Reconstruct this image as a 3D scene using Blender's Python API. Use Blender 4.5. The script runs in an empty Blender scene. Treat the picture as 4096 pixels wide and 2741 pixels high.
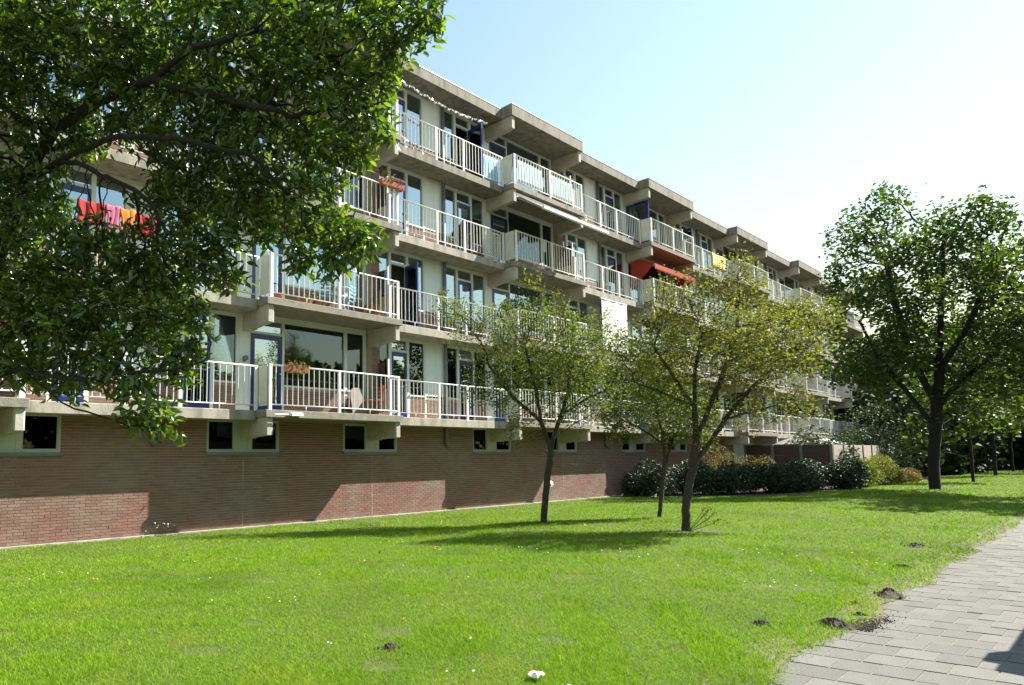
import bpy, math, random
import numpy as np
from mathutils import Vector, Matrix

random.seed(7)
rng = np.random.default_rng(11)
R = math.radians
scene = bpy.context.scene
col = scene.collection

# ------------------------------------------------------------------ camera
cam_d = bpy.data.cameras.new('camera')
cam = bpy.data.objects.new('camera', cam_d)
col.objects.link(cam)
CAM = Vector((-8.337, -13.287, 1.921))
yaw, pit = 0.69048, 0.09325
fwd = Vector((math.sin(yaw) * math.cos(pit), math.cos(yaw) * math.cos(pit), math.sin(pit)))
rgt = Vector((math.cos(yaw), -math.sin(yaw), 0))
upv = rgt.cross(fwd)
cam.matrix_world = Matrix(((rgt.x, upv.x, -fwd.x, CAM.x), (rgt.y, upv.y, -fwd.y, CAM.y), (rgt.z, upv.z, -fwd.z, CAM.z), (0, 0, 0, 1)))
cam_d.sensor_fit = 'HORIZONTAL'
cam_d.sensor_width = 36
cam_d.lens = 36 * 2617.87 / 4096
cam_d.shift_x = 641.6 / 4096
cam_d.shift_y = 188.1 / 4096
cam_d.clip_end = 2000
cam_d.clip_start = 0.05
scene.camera = cam

# ------------------------------------------------------------------ sky, sun, exposure
SUN = Vector((2.02, -1.0, 2.15)).normalized()
world = bpy.data.worlds.new('World')
scene.world = world
world.use_nodes = True
wn = world.node_tree
bg = wn.nodes['Background']
sky = wn.nodes.new('ShaderNodeTexSky')
sky.sky_type = 'NISHITA'
sky.sun_disc = False
sky.sun_elevation = math.asin(SUN.z)
sky.sun_rotation = math.atan2(SUN.x, SUN.y)
sky.altitude = 0
sky.air_density = 2.4
sky.dust_density = 0.4
sky.ozone_density = 2.4
wn.links.new(sky.outputs[0], bg.inputs[0])
bg.inputs[1].default_value = 0.070
sun_d = bpy.data.lights.new('sun', 'SUN')
sun_d.energy = 4.8
sun_d.angle = R(0.5)
sun_d.color = (1.0, 0.958, 0.885)
sun = bpy.data.objects.new('sun', sun_d)
col.objects.link(sun)
sun.rotation_euler = (-SUN).to_track_quat('-Z', 'Y').to_euler()
sun.location = (20, -20, 30)
vs = scene.view_settings
vs.view_transform = 'Standard'
vs.look = 'None'
vs.gamma = 1
vs.use_curve_mapping = False
vs.exposure = 1.5
scene.cycles.max_bounces = 7
scene.cycles.transparent_max_bounces = 12

# ------------------------------------------------------------------ helpers
WL = {}


def wloc(o):
    return WL.get(o.name, Vector((0, 0, 0))) if o else Vector((0, 0, 0))


def tag(o, label=None, cat=None, group=None, kind=None):
    if label: o['label'] = label
    if cat: o['category'] = cat
    if group: o['group'] = group
    if kind: o['kind'] = kind
    return o


def place(name, data, parent=None, at=(0, 0, 0), rot=None):
    o = bpy.data.objects.new(name, data)
    col.objects.link(o)
    at = Vector(at)
    WL[o.name] = at
    if parent:
        o.parent = parent
        o.location = at - wloc(parent)
    else:
        o.location = at
    if rot: o.rotation_euler = rot
    return o


def thing(name, at, label, cat, group=None):
    return tag(place(name, None, None, at), label, cat, group)


class MB:
    def __init__(self):
        self.v = []; self.f = []; self.m = []; self.mi = 0

    def quadbox(self, p):
        n = len(self.v)
        self.v += [tuple(q) for q in p]
        for f in ((0, 3, 2, 1), (4, 5, 6, 7), (0, 1, 5, 4), (1, 2, 6, 5), (2, 3, 7, 6), (3, 0, 4, 7)):
            self.f.append(tuple(n + i for i in f)); self.m.append(self.mi)
        return self

    def box(self, x0, x1, y0, y1, z0, z1):
        return self.quadbox(((x0, y0, z0), (x1, y0, z0), (x1, y1, z0), (x0, y1, z0), (x0, y0, z1), (x1, y0, z1), (x1, y1, z1), (x0, y1, z1)))

    def cbox(self, x0, x1, y0, y1, z0, z1, c=0.015):
        # box with chamfered vertical and top edges
        n = len(self.v)
        for z, i in ((z0, 0), (z1 - c, 0), (z1, c)):
            a0, a1, b0, b1 = x0 + i, x1 - i, y0 + i, y1 - i
            self.v += [(a0 + c, b0, z), (a1 - c, b0, z), (a1, b0 + c, z), (a1, b1 - c, z), (a1 - c, b1, z), (a0 + c, b1, z), (a0, b1 - c, z), (a0, b0 + c, z)]
        for k in (0, 8):
            for j in range(8):
                self.f.append((n + k + j, n + k + (j + 1) % 8, n + k + 8 + (j + 1) % 8, n + k + 8 + j)); self.m.append(self.mi)
        self.f.append(tuple(n + 16 + j for j in range(8))); self.m.append(self.mi)
        self.f.append(tuple(n + 7 - j for j in range(8))); self.m.append(self.mi)
        return self

    def quad(self, *p):
        n = len(self.v)
        self.v += [tuple(q) for q in p]
        self.f.append(tuple(range(n, n + len(p)))); self.m.append(self.mi)
        return self

    def tube(self, pts, rad, n=6, cap=True):
        pts = [Vector(p) for p in pts]
        if not hasattr(rad, '__len__'): rad = [rad] * len(pts)
        base = len(self.v)
        prev = None
        for i, p in enumerate(pts):
            d = (pts[min(i + 1, len(pts) - 1)] - pts[max(i - 1, 0)])
            if d.length < 1e-9: d = Vector((0, 0, 1))
            d.normalize()
            if prev is None:
                a = d.cross(Vector((0, 0, 1)) if abs(d.z) < .9 else Vector((1, 0, 0))).normalized()
            else:
                a = (prev - d * prev.dot(d))
                if a.length < 1e-6: a = d.orthogonal()
                a.normalize()
            prev = a
            b = d.cross(a)
            for k in range(n):
                t = 2 * math.pi * k / n
                self.v.append(tuple(p + (a * math.cos(t) + b * math.sin(t)) * rad[i]))
        for i in range(len(pts) - 1):
            for k in range(n):
                self.f.append((base + i * n + k, base + i * n + (k + 1) % n, base + (i + 1) * n + (k + 1) % n, base + (i + 1) * n + k)); self.m.append(self.mi)
        if cap:
            self.f.append(tuple(base + n - 1 - k for k in range(n))); self.m.append(self.mi)
            e = base + (len(pts) - 1) * n
            self.f.append(tuple(e + k for k in range(n))); self.m.append(self.mi)
        return self

    def lathe(self, c, prof, n=14):
        base = len(self.v)
        for r, z in prof:
            for k in range(n):
                t = 2 * math.pi * k / n
                self.v.append((c[0] + r * math.cos(t), c[1] + r * math.sin(t), c[2] + z))
        for i in range(len(prof) - 1):
            for k in range(n):
                self.f.append((base + i * n + k, base + i * n + (k + 1) % n, base + (i + 1) * n + (k + 1) % n, base + (i + 1) * n + k)); self.m.append(self.mi)
        self.f.append(tuple(base + n - 1 - k for k in range(n))); self.m.append(self.mi)
        self.f.append(tuple(base + (len(prof) - 1) * n + k for k in range(n))); self.m.append(self.mi)
        return self

    def mesh(self, name, mats, origin=(0, 0, 0), smooth=False):
        me = bpy.data.meshes.new(name)
        o = Vector(origin)
        me.from_pydata([(a - o.x, b - o.y, c - o.z) for a, b, c in self.v], [], self.f)
        for m in (mats if isinstance(mats, (list, tuple)) else [mats]): me.materials.append(m)
        if self.mi or any(self.m): me.polygons.foreach_set('material_index', self.m)
        if smooth: me.polygons.foreach_set('use_smooth', [True] * len(self.f))
        me.update()
        return me

    def build(self, name, mats, parent=None, smooth=False, origin=None):
        if origin is None:
            if parent: origin = wloc(parent)
            else:
                a = np.array(self.v)
                origin = ((a[:, 0].min() + a[:, 0].max()) / 2, (a[:, 1].min() + a[:, 1].max()) / 2, a[:, 2].min())
        return place(name, self.mesh(name, mats, origin, smooth), parent, origin)


def np_mesh(name, verts, faces, mat, smooth=False):
    """verts (N,3), faces (M,k) of one size"""
    me = bpy.data.meshes.new(name)
    k = faces.shape[1]
    me.vertices.add(len(verts)); me.vertices.foreach_set('co', np.ascontiguousarray(verts, dtype=np.float32).ravel())
    me.loops.add(faces.size); me.loops.foreach_set('vertex_index', faces.astype(np.int32).ravel())
    me.polygons.add(len(faces)); me.polygons.foreach_set('loop_start', np.arange(0, faces.size, k, dtype=np.int32))
    if smooth: me.polygons.foreach_set('use_smooth', np.ones(len(faces), dtype=bool))
    me.materials.append(mat)
    me.update(calc_edges=True)
    return me


# ------------------------------------------------------------------ materials
def mat(name, base, rough=.7, var=.0, scale=8, bump=0, bscale=None, col2=None, metal=0, spec=.5, island=0, stain=None, detail=4, coord='Object', stretch=None, perobj=False):
    m = bpy.data.materials.new(name); m.use_nodes = True
    nt = m.node_tree; N = nt.nodes; L = nt.links
    b = N['Principled BSDF']
    b.inputs['Roughness'].default_value = rough
    b.inputs['Metallic'].default_value = metal
    b.inputs['Specular IOR Level'].default_value = spec
    tc = N.new('ShaderNodeTexCoord')
    vec = tc.outputs[coord if coord != 'World' else 'Object']
    if coord == 'World':
        vec = N.new('ShaderNodeNewGeometry').outputs['Position']
    if stretch:
        mp = N.new('ShaderNodeMapping'); mp.inputs['Scale'].default_value = stretch
        L.new(vec, mp.inputs[0]); vec = mp.outputs[0]
    no = N.new('ShaderNodeTexNoise'); no.inputs['Scale'].default_value = scale; no.inputs['Detail'].default_value = detail; no.inputs['Roughness'].default_value = .65
    L.new(vec, no.inputs['Vector'])
    c2 = col2 if col2 else tuple(c * (1 - var) for c in base)
    mx = N.new('ShaderNodeMix'); mx.data_type = 'RGBA'
    mx.inputs[6].default_value = (*base, 1); mx.inputs[7].default_value = (*c2, 1)
    rp = N.new('ShaderNodeMapRange'); rp.inputs[1].default_value = .32; rp.inputs[2].default_value = .68
    L.new(no.outputs[0], rp.inputs[0]); L.new(rp.outputs[0], mx.inputs[0])
    out = mx.outputs[2]
    if stain:
        sc_, lo, hi, scol = stain
        n2 = N.new('ShaderNodeTexNoise'); n2.inputs['Scale'].default_value = sc_; n2.inputs['Detail'].default_value = 5
        L.new(vec, n2.inputs['Vector'])
        r2 = N.new('ShaderNodeMapRange'); r2.inputs[1].default_value = lo; r2.inputs[2].default_value = hi
        L.new(n2.outputs[0], r2.inputs[0])
        m2 = N.new('ShaderNodeMix'); m2.data_type = 'RGBA'; m2.inputs[7].default_value = (*scol, 1)
        L.new(r2.outputs[0], m2.inputs[0]); L.new(out, m2.inputs[6]); out = m2.outputs[2]
    if island:
        ge = N.new('ShaderNodeNewGeometry')
        hs = N.new('ShaderNodeHueSaturation')
        r3 = N.new('ShaderNodeMapRange'); r3.inputs[3].default_value = 1 - island; r3.inputs[4].default_value = 1 + island
        if perobj: L.new(N.new('ShaderNodeObjectInfo').outputs['Random'], r3.inputs[0])
        else: L.new(ge.outputs['Random Per Island'], r3.inputs[0])
        L.new(r3.outputs[0], hs.inputs['Value']); L.new(out, hs.inputs['Color'])
        out = hs.outputs[0]
    L.new(out, b.inputs['Base Color'])
    if bump:
        bn = N.new('ShaderNodeTexNoise'); bn.inputs['Scale'].default_value = bscale or scale * 4; bn.inputs['Detail'].default_value = 6
        L.new(vec, bn.inputs['Vector'])
        bp = N.new('ShaderNodeBump'); bp.inputs['Strength'].default_value = bump; bp.inputs['Distance'].default_value = .02
        L.new(bn.outputs[0], bp.inputs['Height']); L.new(bp.outputs[0], b.inputs['Normal'])
    return m


def leaf_mat(name, base, col2, trans=.45, rough=.38, spec=.5, tcol=None, val=.25, patch=None):
    m = bpy.data.materials.new(name); m.use_nodes = True
    nt = m.node_tree; N = nt.nodes; L = nt.links
    b = N['Principled BSDF']; out = N['Material Output']
    b.inputs['Roughness'].default_value = rough
    b.inputs['Specular IOR Level'].default_value = spec
    ge = N.new('ShaderNodeNewGeometry')
    mx = N.new('ShaderNodeMix'); mx.data_type = 'RGBA'
    mx.inputs[6].default_value = (*base, 1); mx.inputs[7].default_value = (*col2, 1)
    L.new(ge.outputs['Random Per Island'], mx.inputs[0])
    wn_ = N.new('ShaderNodeTexWhiteNoise'); wn_.noise_dimensions = '1D'
    L.new(ge.outputs['Random Per Island'], wn_.inputs['W'])
    r3 = N.new('ShaderNodeMapRange'); r3.inputs[3].default_value = 1 - val; r3.inputs[4].default_value = 1 + val
    L.new(wn_.outputs['Value'], r3.inputs[0])
    hs = N.new('ShaderNodeHueSaturation'); L.new(r3.outputs[0], hs.inputs['Value']); L.new(mx.outputs[2], hs.inputs['Color'])
    if patch:
        tc = N.new('ShaderNodeTexCoord'); src = hs.outputs[0]
        for sc_, lo, hi, pc in patch:
            no = N.new('ShaderNodeTexNoise'); no.inputs['Scale'].default_value = sc_; no.inputs['Detail'].default_value = 4
            L.new(tc.outputs['Object'], no.inputs['Vector'])
            mr = N.new('ShaderNodeMapRange'); mr.inputs[1].default_value = lo; mr.inputs[2].default_value = hi
            L.new(no.outputs[0], mr.inputs[0])
            pm = N.new('ShaderNodeMix'); pm.data_type = 'RGBA'; pm.inputs[7].default_value = (*pc, 1)
            L.new(mr.outputs[0], pm.inputs[0]); L.new(src, pm.inputs[6]); src = pm.outputs[2]
        class _o: outputs = [src]
        hs = _o
    L.new(hs.outputs[0], b.inputs['Base Color'])
    tr = N.new('ShaderNodeBsdfTranslucent')
    tm = N.new('ShaderNodeMix'); tm.data_type = 'RGBA'; tm.blend_type = 'MULTIPLY'; tm.inputs[0].default_value = 1
    tm.inputs[7].default_value = (*(tcol or (2.0, 2.0, .5)), 1)
    L.new(hs.outputs[0], tm.inputs[6]); L.new(tm.outputs[2], tr.inputs[0])
    ms = N.new('ShaderNodeMixShader'); ms.inputs[0].default_value = trans
    L.new(b.outputs[0], ms.inputs[1]); L.new(tr.outputs[0], ms.inputs[2]); L.new(ms.outputs[0], out.inputs[0])
    return m


def glass_mat(name, tint=(.85, .92, .9), ior=5.2, wav=.0):
    m = bpy.data.materials.new(name); m.use_nodes = True
    nt = m.node_tree; N = nt.nodes; L = nt.links
    N.remove(N['Principled BSDF'])
    out = N['Material Output']
    t = N.new('ShaderNodeBsdfTransparent'); t.inputs[0].default_value = (*tint, 1)
    g = N.new('ShaderNodeBsdfGlossy'); g.inputs['Roughness'].default_value = .015
    g.inputs[0].default_value = (.70, .87, 1, 1)  # bluish gloss puts the reflection of a bluer sky into the colour
    fr = N.new('ShaderNodeFresnel'); fr.inputs[0].default_value = ior
    ms = N.new('ShaderNodeMixShader')
    L.new(fr.outputs[0], ms.inputs[0]); L.new(t.outputs[0], ms.inputs[1]); L.new(g.outputs[0], ms.inputs[2]); L.new(ms.outputs[0], out.inputs[0])
    if wav:
        tc = N.new('ShaderNodeTexCoord')
        n = N.new('ShaderNodeTexNoise'); n.inputs['Scale'].default_value = 1.3; n.inputs['Detail'].default_value = 1
        L.new(tc.outputs['Object'], n.inputs[0])
        bp = N.new('ShaderNodeBump'); bp.inputs['Strength'].default_value = wav; bp.inputs['Distance'].default_value = .02
        L.new(n.outputs[0], bp.inputs['Height']); L.new(bp.outputs[0], g.inputs['Normal'])
    return m


def brick_tex_mat(name):
    m = mat(name, (.23, .10, .07), .85, bump=0)
    nt = m.node_tree; N = nt.nodes; L = nt.links; b = N['Principled BSDF']
    tc = N.new('ShaderNodeTexCoord'); sp = N.new('ShaderNodeSeparateXYZ'); cb = N.new('ShaderNodeCombineXYZ'); ad = N.new('ShaderNodeMath')
    L.new(tc.outputs['Object'], sp.inputs[0]); L.new(sp.outputs[0], ad.inputs[0]); L.new(sp.outputs[1], ad.inputs[1])
    L.new(ad.outputs[0], cb.inputs[0]); L.new(sp.outputs[2], cb.inputs[1])
    br = N.new('ShaderNodeTexBrick'); br.inputs['Scale'].default_value = 1
    br.inputs['Brick Width'].default_value = .231; br.inputs['Row Height'].default_value = .0632; br.inputs['Mortar Size'].default_value = .006
    br.inputs['Color1'].default_value = (.27, .12, .085, 1); br.inputs['Color2'].default_value = (.20, .09, .065, 1); br.inputs['Mortar'].default_value = (.36, .30, .25, 1)
    L.new(cb.outputs[0], br.inputs[0]); L.new(br.outputs[0], b.inputs['Base Color'])
    return m


M = dict(
    concrete=mat('weathered_concrete', (.27, .242, .192), .9, scale=3, col2=(.17, .152, .125), bump=.35, bscale=25, stain=(3.0, .50, .72, (.13, .12, .10)), coord='World', stretch=(1.6, 1.6, .35)),
    concrete2=mat('pale_concrete', (.38, .345, .275), .9, scale=2.5, col2=(.27, .245, .195), bump=.3, bscale=22, stain=(2.5, .5, .75, (.19, .175, .14)), coord='World', stretch=(1.6, 1.6, .4)),
    concrete_old=mat('lichen_concrete', (.27, .245, .19), .95, scale=5, col2=(.17, .155, .12), bump=.5, bscale=30, stain=(16, .64, .7, (.34, .25, .07)), coord='World'),
    soffit=mat('painted_soffit', (.46, .44, .38), .9, scale=2, col2=(.40, .38, .33)),
    beam=mat('bracket_concrete', (.44, .41, .34), .85, scale=4, col2=(.34, .315, .26), bump=.2),
    brick=mat('red_brick', (.245, .122, .094), .88, scale=30, col2=(.195, .098, .077), bump=.4, bscale=90, island=.17, stain=(.9, .44, .70, (.22, .165, .125)), coord='World'),
    mortar=mat('brick_mortar', (.39, .335, .265), .95, scale=18, col2=(.31, .265, .21), bump=.3),
    bricktex=brick_tex_mat('far_brick'),
    frame=mat('cream_frame_paint', (.66, .69, .65), .45, scale=3, col2=(.58, .61, .57)),
    panel=mat('white_board', (.70, .76, .74), .5, scale=1.5, col2=(.62, .68, .66)),
    rail=mat('cream_rail_paint', (.80, .79, .74), .4, scale=12, col2=(.70, .68, .62), stain=(40, .66, .75, (.35, .28, .2))),
    sidepanel=mat('balcony_side_panel', (.62, .61, .54), .6, scale=4, col2=(.52, .51, .45)),
    blue=mat('blue_door_paint', (.010, .022, .16), .3, scale=5, col2=(.012, .026, .13)),
    darkframe=mat('green_window_paint', (.42, .47, .38), .5, scale=5, col2=(.36, .41, .33)),
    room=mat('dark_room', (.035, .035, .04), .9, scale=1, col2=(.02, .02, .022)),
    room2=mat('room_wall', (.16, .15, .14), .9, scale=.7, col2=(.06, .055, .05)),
    pipe=mat('grey_downpipe', (.16, .19, .21), .5, scale=6, col2=(.12, .14, .16)),
    zinc=mat('zinc_edge', (.62, .62, .60), .4, scale=10, col2=(.45, .45, .44), metal=.4),
    glass=glass_mat('window_glass'),
    glass_low=glass_mat('clear_window_glass', (.9, .95, .92), 2.0),
    glass_dark=glass_mat('basement_glass', (.5, .5, .5), 1.45),
    curtain=mat('net_curtain', (.62, .68, .62), .9, scale=4, col2=(.40, .44, .41), stretch=(6, 6, .3)),
    curtain_white=mat('white_curtain', (.72, .72, .70), .9, scale=4, col2=(.6, .6, .58)),
    grass=mat('lawn_soil_green', (.060, .090, .012), .95, scale=14, col2=(.095, .105, .022), bump=.9, bscale=60, stain=(5, .55, .75, (.10, .085, .04)), detail=7),
    soil=mat('dark_soil', (.085, .062, .050), .95, scale=12, col2=(.045, .032, .026), bump=.9, bscale=40),
    drysoil=mat('dry_sandy_soil', (.20, .155, .105), .95, scale=9, col2=(.10, .078, .05), bump=.7, bscale=50),
    tile=mat('concrete_paving', (.150, .143, .121), .9, scale=5, col2=(.124, .119, .101), bump=.35, bscale=60, stain=(26, .56, .8, (.14, .135, .12))),
    joint=mat('sandy_joint', (.27, .235, .175), .95, scale=14, col2=(.14, .12, .09), bump=.6),
    bark=mat('grey_brown_bark', (.075, .062, .044), .95, scale=9, col2=(.032, .026, .019), bump=1.0, bscale=26, stretch=(3, 3, .6), stain=(7, .58, .75, (.13, .15, .09))),
    bark_dark=mat('dark_bark', (.024, .018, .015), .95, scale=12, col2=(.012, .009, .007), bump=.9, bscale=30),
    terracotta=mat('terracotta', (.42, .15, .08), .8, scale=10, col2=(.33, .11, .06)),
    white=mat('white_plastic', (.78, .78, .76), .4, scale=3, col2=(.70, .70, .68)),
    red=mat('red_fabric', (.36, .02, .02), .9, scale=12, col2=(.27, .015, .015)),
    awnred=mat('orange_red_awning', (.42, .042, .02), .9, scale=5, col2=(.34, .032, .016)),
    pink=mat('pink_fabric', (.42, .11, .17), .9, scale=12, col2=(.45, .1, .18)),
    orange=mat('orange_fabric', (.58, .17, .02), .9, scale=12, col2=(.65, .18, .02)),
    yellow=mat('yellow_fabric', (.78, .62, .20), .9, scale=14, col2=(.72, .42, .12)),
    wood=mat('orange_wood', (.45, .13, .04), .5, scale=6, col2=(.32, .09, .03)),
    beige=mat('beige_board', (.24, .20, .15), .7, scale=6, col2=(.19, .155, .115)),
    cblue=mat('pale_blue_plastic', (.22, .42, .55), .5, scale=6, col2=(.18, .36, .48)),
    tarp=mat('pale_blue_sheet', (.32, .55, .72), .35, scale=3, col2=(.26, .47, .64)),
    fencebrown=mat('brown_fence_board', (.085, .060, .050), .9, scale=5, col2=(.06, .043, .036), bump=.3),
    fencepale=mat('pale_fence_board', (.42, .34, .28), .9, scale=5, col2=(.34, .27, .22), bump=.3),
    fencepost=mat('greenish_post', (.20, .23, .19), .9, scale=5, col2=(.14, .17, .14)),
    dome=mat('blue_cover', (.22, .36, .50), .45, scale=4, col2=(.17, .29, .42)),
    black=mat('black_hole', (.008, .007, .006), .95),
    paper=mat('white_paper', (.85, .84, .80), .8, scale=20, col2=(.75, .74, .7)),
    dryleaf=mat('dry_brown_leaf', (.26, .12, .04), .8, scale=10, col2=(.40, .24, .07), island=.4),
    petal=mat('white_petal', (.85, .85, .82), .8),
    ypetal=mat('yellow_petal', (.75, .45, .02), .8),
    purple=mat('purple_flower', (.30, .07, .20), .8, island=.4),
    tinsel=mat('silver_tinsel', (.85, .86, .9), .15, metal=.9),
)


def sheet_mat():
    m = mat('crumpled_clear_sheet', (.55, .68, .66), .12, scale=5, col2=(.42, .56, .55), bump=1.0, bscale=7, spec=1.0)
    m.node_tree.nodes['Principled BSDF'].inputs['Coat Weight'].default_value = .6
    return m


M['sheet'] = sheet_mat()
M['leafL'] = leaf_mat('glossy_cherry_leaf', (.022, .052, .008), (.098, .165, .018), .43, .21, .95, (2.4, 2.3, .45), .40)
M['leafT'] = leaf_mat('thorn_leaf', (.105, .130, .022), (.21, .215, .040), .42, .55, .45, (1.5, 1.5, .45))
M['leafT2'] = leaf_mat('thorn_leaf_green', (.078, .118, .018), (.16, .19, .032), .42, .55, .45, (1.5, 1.5, .45))
M['leafB'] = leaf_mat('maple_leaf', (.028, .064, .014), (.090, .140, .022), .34, .5, .4, (1.9, 1.9, .4))
M['leafS'] = leaf_mat('rhododendron_leaf', (.022, .045, .020), (.048, .078, .034), .12, .48, .45, (1.3, 1.6, .5))
M['leafY'] = leaf_mat('yellow_green_leaf', (.12, .115, .025), (.20, .165, .045), .25, .6, .4, (1.5, 1.3, .4))
M['leafW'] = leaf_mat('woodland_leaf', (.010, .022, .007), (.040, .065, .014), .2, .65, .3, (1.8, 1.8, .4))
M['leafG'] = leaf_mat('silvery_leaf', (.040, .068, .028), (.090, .125, .055), .2, .6, .4, (1.3, 1.5, .8))
M['blade'] = leaf_mat('grass_blade', (.146, .270, .010), (.235, .375, .018), .36, .7, .12, (1.3, 1.4, .3), .30, patch=[(.55, .48, .78, (.10, .20, .012)), (1.7, .58, .80, (.28, .33, .04)), (4.5, .66, .78, (.19, .17, .045))])

# ------------------------------------------------------------------ layout constants
Q, RW, W, REC = 4.544, 5.36, 1.246, .45
FH = 2.75
ZS = [2.905, 5.655, 8.405, 11.155]
ZROOF = 14.043
TP, TR = .175, .24      # slab edge thickness, projecting / set-back
A0 = -5.19

# ------------------------------------------------------------------ ground, path
def GH(y):
    """the lawn falls gently from the path to the foot of the building"""
    t_ = np.clip((1.1 - np.asarray(y, float)) / 9.1, 0, 1)
    return .34 * t_ * t_ * (3 - 2 * t_)


def gz(y): return float(GH(y))


g = MB()
ys = [-260, -60, -20] + list(np.arange(-9, 1.6, .5)) + [20, 60, 260]
for ya, yb in zip(ys[:-1], ys[1:]):
    for xa, xb in ((-260, -40), (-40, 90), (90, 420)):
        g.quad((xa, ya, gz(ya)), (xb, ya, gz(ya)), (xb, yb, gz(yb)), (xa, yb, gz(yb)))
ground = tag(g.build('ground', M['grass'], None, origin=(0, 0, 0)), kind='structure')

PY1 = -11.42           # lawn edge of the path


def path_edge(x):
    return PY1 - .0072 * (3 - x) + .04 * math.sin(x * 2.1) + .03 * math.sin(x * 5.0 + 1)


g = MB()
xs = np.arange(-14, 90, .25)
for a, b in zip(xs[:-1], xs[1:]):
    g.quad((a, -13.38, .346), (b, -13.38, .346), (b, path_edge(b) + .06 + .025 * math.sin(b * 6.3), .346), (a, path_edge(a) + .06 + .025 * math.sin(a * 6.3), .346))
path = tag(g.build('path', M['joint'], None, origin=(0, -12.4, .34)), kind='structure')
TU, TY = .323, .231
tile_spots = []
for i in range(-20, 190):
    for j in range(0, 11):
        y = PY1 + .30 - (j + (.5 if i % 2 else 0)) * TY - TY * .5 - .012 * 0
        x = i * TU - .27 * (y + 12.06)
        if y - TY / 2 < -13.36 or y - TY * .5 > path_edge(x) - .02: continue
        tile_spots.append((x, y))
tile_spots.sort(key=lambda p: (p[0] + 1) ** 2 * .25 + (p[1] + 12.2) ** 2 if p[0] > -4.6 else 1e3 + abs(p[0]))


def tile_verts(mb, x, y, z=.0):
    s = .27; gx, gy = .009, .003
    hx, hy = TU / 2 - gx / 2, TY / 2 - gy / 2
    c = .004
    def P(dx, dy, zz): return (x + dx - s * dy, y + dy, z + zz)
    n = len(mb.v)
    mb.v += [P(-hx, -hy, -.01), P(hx, -hy, -.01), P(hx, hy, -.01), P(-hx, hy, -.01), P(-hx + c, -hy + c, .016), P(hx - c, -hy + c, .016), P(hx - c, hy - c, .016), P(-hx + c, hy - c, .016)]
    for f in ((4, 5, 6, 7), (0, 1, 5, 4), (1, 2, 6, 5), (2, 3, 7, 6), (3, 0, 4, 7)):
        mb.f.append(tuple(n + k for k in f)); mb.m.append(0)


nt_ = M['tile'].node_tree; oi = nt_.nodes.new('ShaderNodeObjectInfo'); hs_ = nt_.nodes.new('ShaderNodeHueSaturation'); mr_ = nt_.nodes.new('ShaderNodeMapRange')
mr_.inputs[3].default_value = .84; mr_.inputs[4].default_value = 1.12
nt_.links.new(oi.outputs['Random'], mr_.inputs[0]); nt_.links.new(mr_.outputs[0], hs_.inputs['Value'])
bs_ = nt_.nodes['Principled BSDF']; lk_ = bs_.inputs['Base Color'].links[0]; nt_.links.new(lk_.from_socket, hs_.inputs['Color']); nt_.links.new(hs_.outputs[0], bs_.inputs['Base Color'])
tm = MB(); tile_verts(tm, 0, 0); tile_me = tm.mesh('paving_tile', M['tile'])
rest = MB()
for k, (x, y) in enumerate(tile_spots):
    if k < 300:
        place('paving_tile', tile_me, path, (x, y, .335 + random.uniform(-.002, .003)), (random.uniform(-.006, .006), random.uniform(-.006, .006), random.uniform(-.006, .006)))
    else:
        tile_verts(rest, x, y, .335 + random.uniform(-.002, .003))
tag(rest.build('distant_paving', M['tile'], path), kind='stuff')
es = MB(); er = random.Random(5)
xs = np.arange(-6, 60, .06)
wd_ = [-.01 + .03 * abs(math.sin(x * 3.1)) + .03 * abs(math.sin(x * 7.7 + 1)) + er.uniform(0, .035) + (.06 if -1.3 < x < .2 else 0) for x in xs]
for k in range(len(xs) - 1):
    a, b = xs[k], xs[k + 1]
    es.quad((a, path_edge(a) - wd_[k], .3552), (b, path_edge(b) - wd_[k + 1], .3552), (b, path_edge(b) + .25, .3552), (a, path_edge(a) + .25, .3552))
tag(es.build('worn_verge', M['drysoil'], None), kind='structure')

# ------------------------------------------------------------------ apartment building
BLD = thing('apartment_building', (20, W, 0), 'long four storey apartment block with concrete balconies above a brown brick base', 'building')

segs = [('P', A0 - Q, A0), ('R', A0, 0.0)]
u = 0.0
for k in range(6):
    segs.append(('P', u, u + Q)); u += Q
    if k < 5:
        segs.append(('R', u, u + RW)); u += RW
UEND = u
UB = [s[1] for s in segs if s[0] == 'P']          # left ends of projecting bays
U0 = segs[0][1]

# core volume, roof
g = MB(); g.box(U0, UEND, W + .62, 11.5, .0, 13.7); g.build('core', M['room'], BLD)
g = MB(); g.box(UEND + .003, UEND + .22, W + .02, 11.5, 0, 13.72); g.build('end_wall', M['bricktex'], BLD)
g = MB(); g.box(U0, UEND + .2, W + .7, 11.6, 13.702, 13.95); g.build('roof', M['concrete'], BLD)
for kind, a, b in segs:
    g = MB()
    if kind == 'P':
        g.cbox(a + .002, b - .002, 0, W + .69, ZROOF - .42, ZROOF - .02, .012)
        r = g.build('roof_edge', M['concrete'], BLD)
        z = MB(); z.box(a - .005, b + .005, -.012, W + .3, ZROOF - .022, ZROOF); z.build('metal_trim', M['zinc'], r)
    else:
        g.cbox(a, b, REC, W + .69, ZROOF - .40, ZROOF - .06, .012)
        r = g.build('roof_edge', M['concrete'], BLD)
        z = MB(); z.box(a + .006, b - .006, REC - .012, W + .3, ZROOF - .062, ZROOF - .04); z.build('metal_trim', M['zinc'], r)


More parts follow.
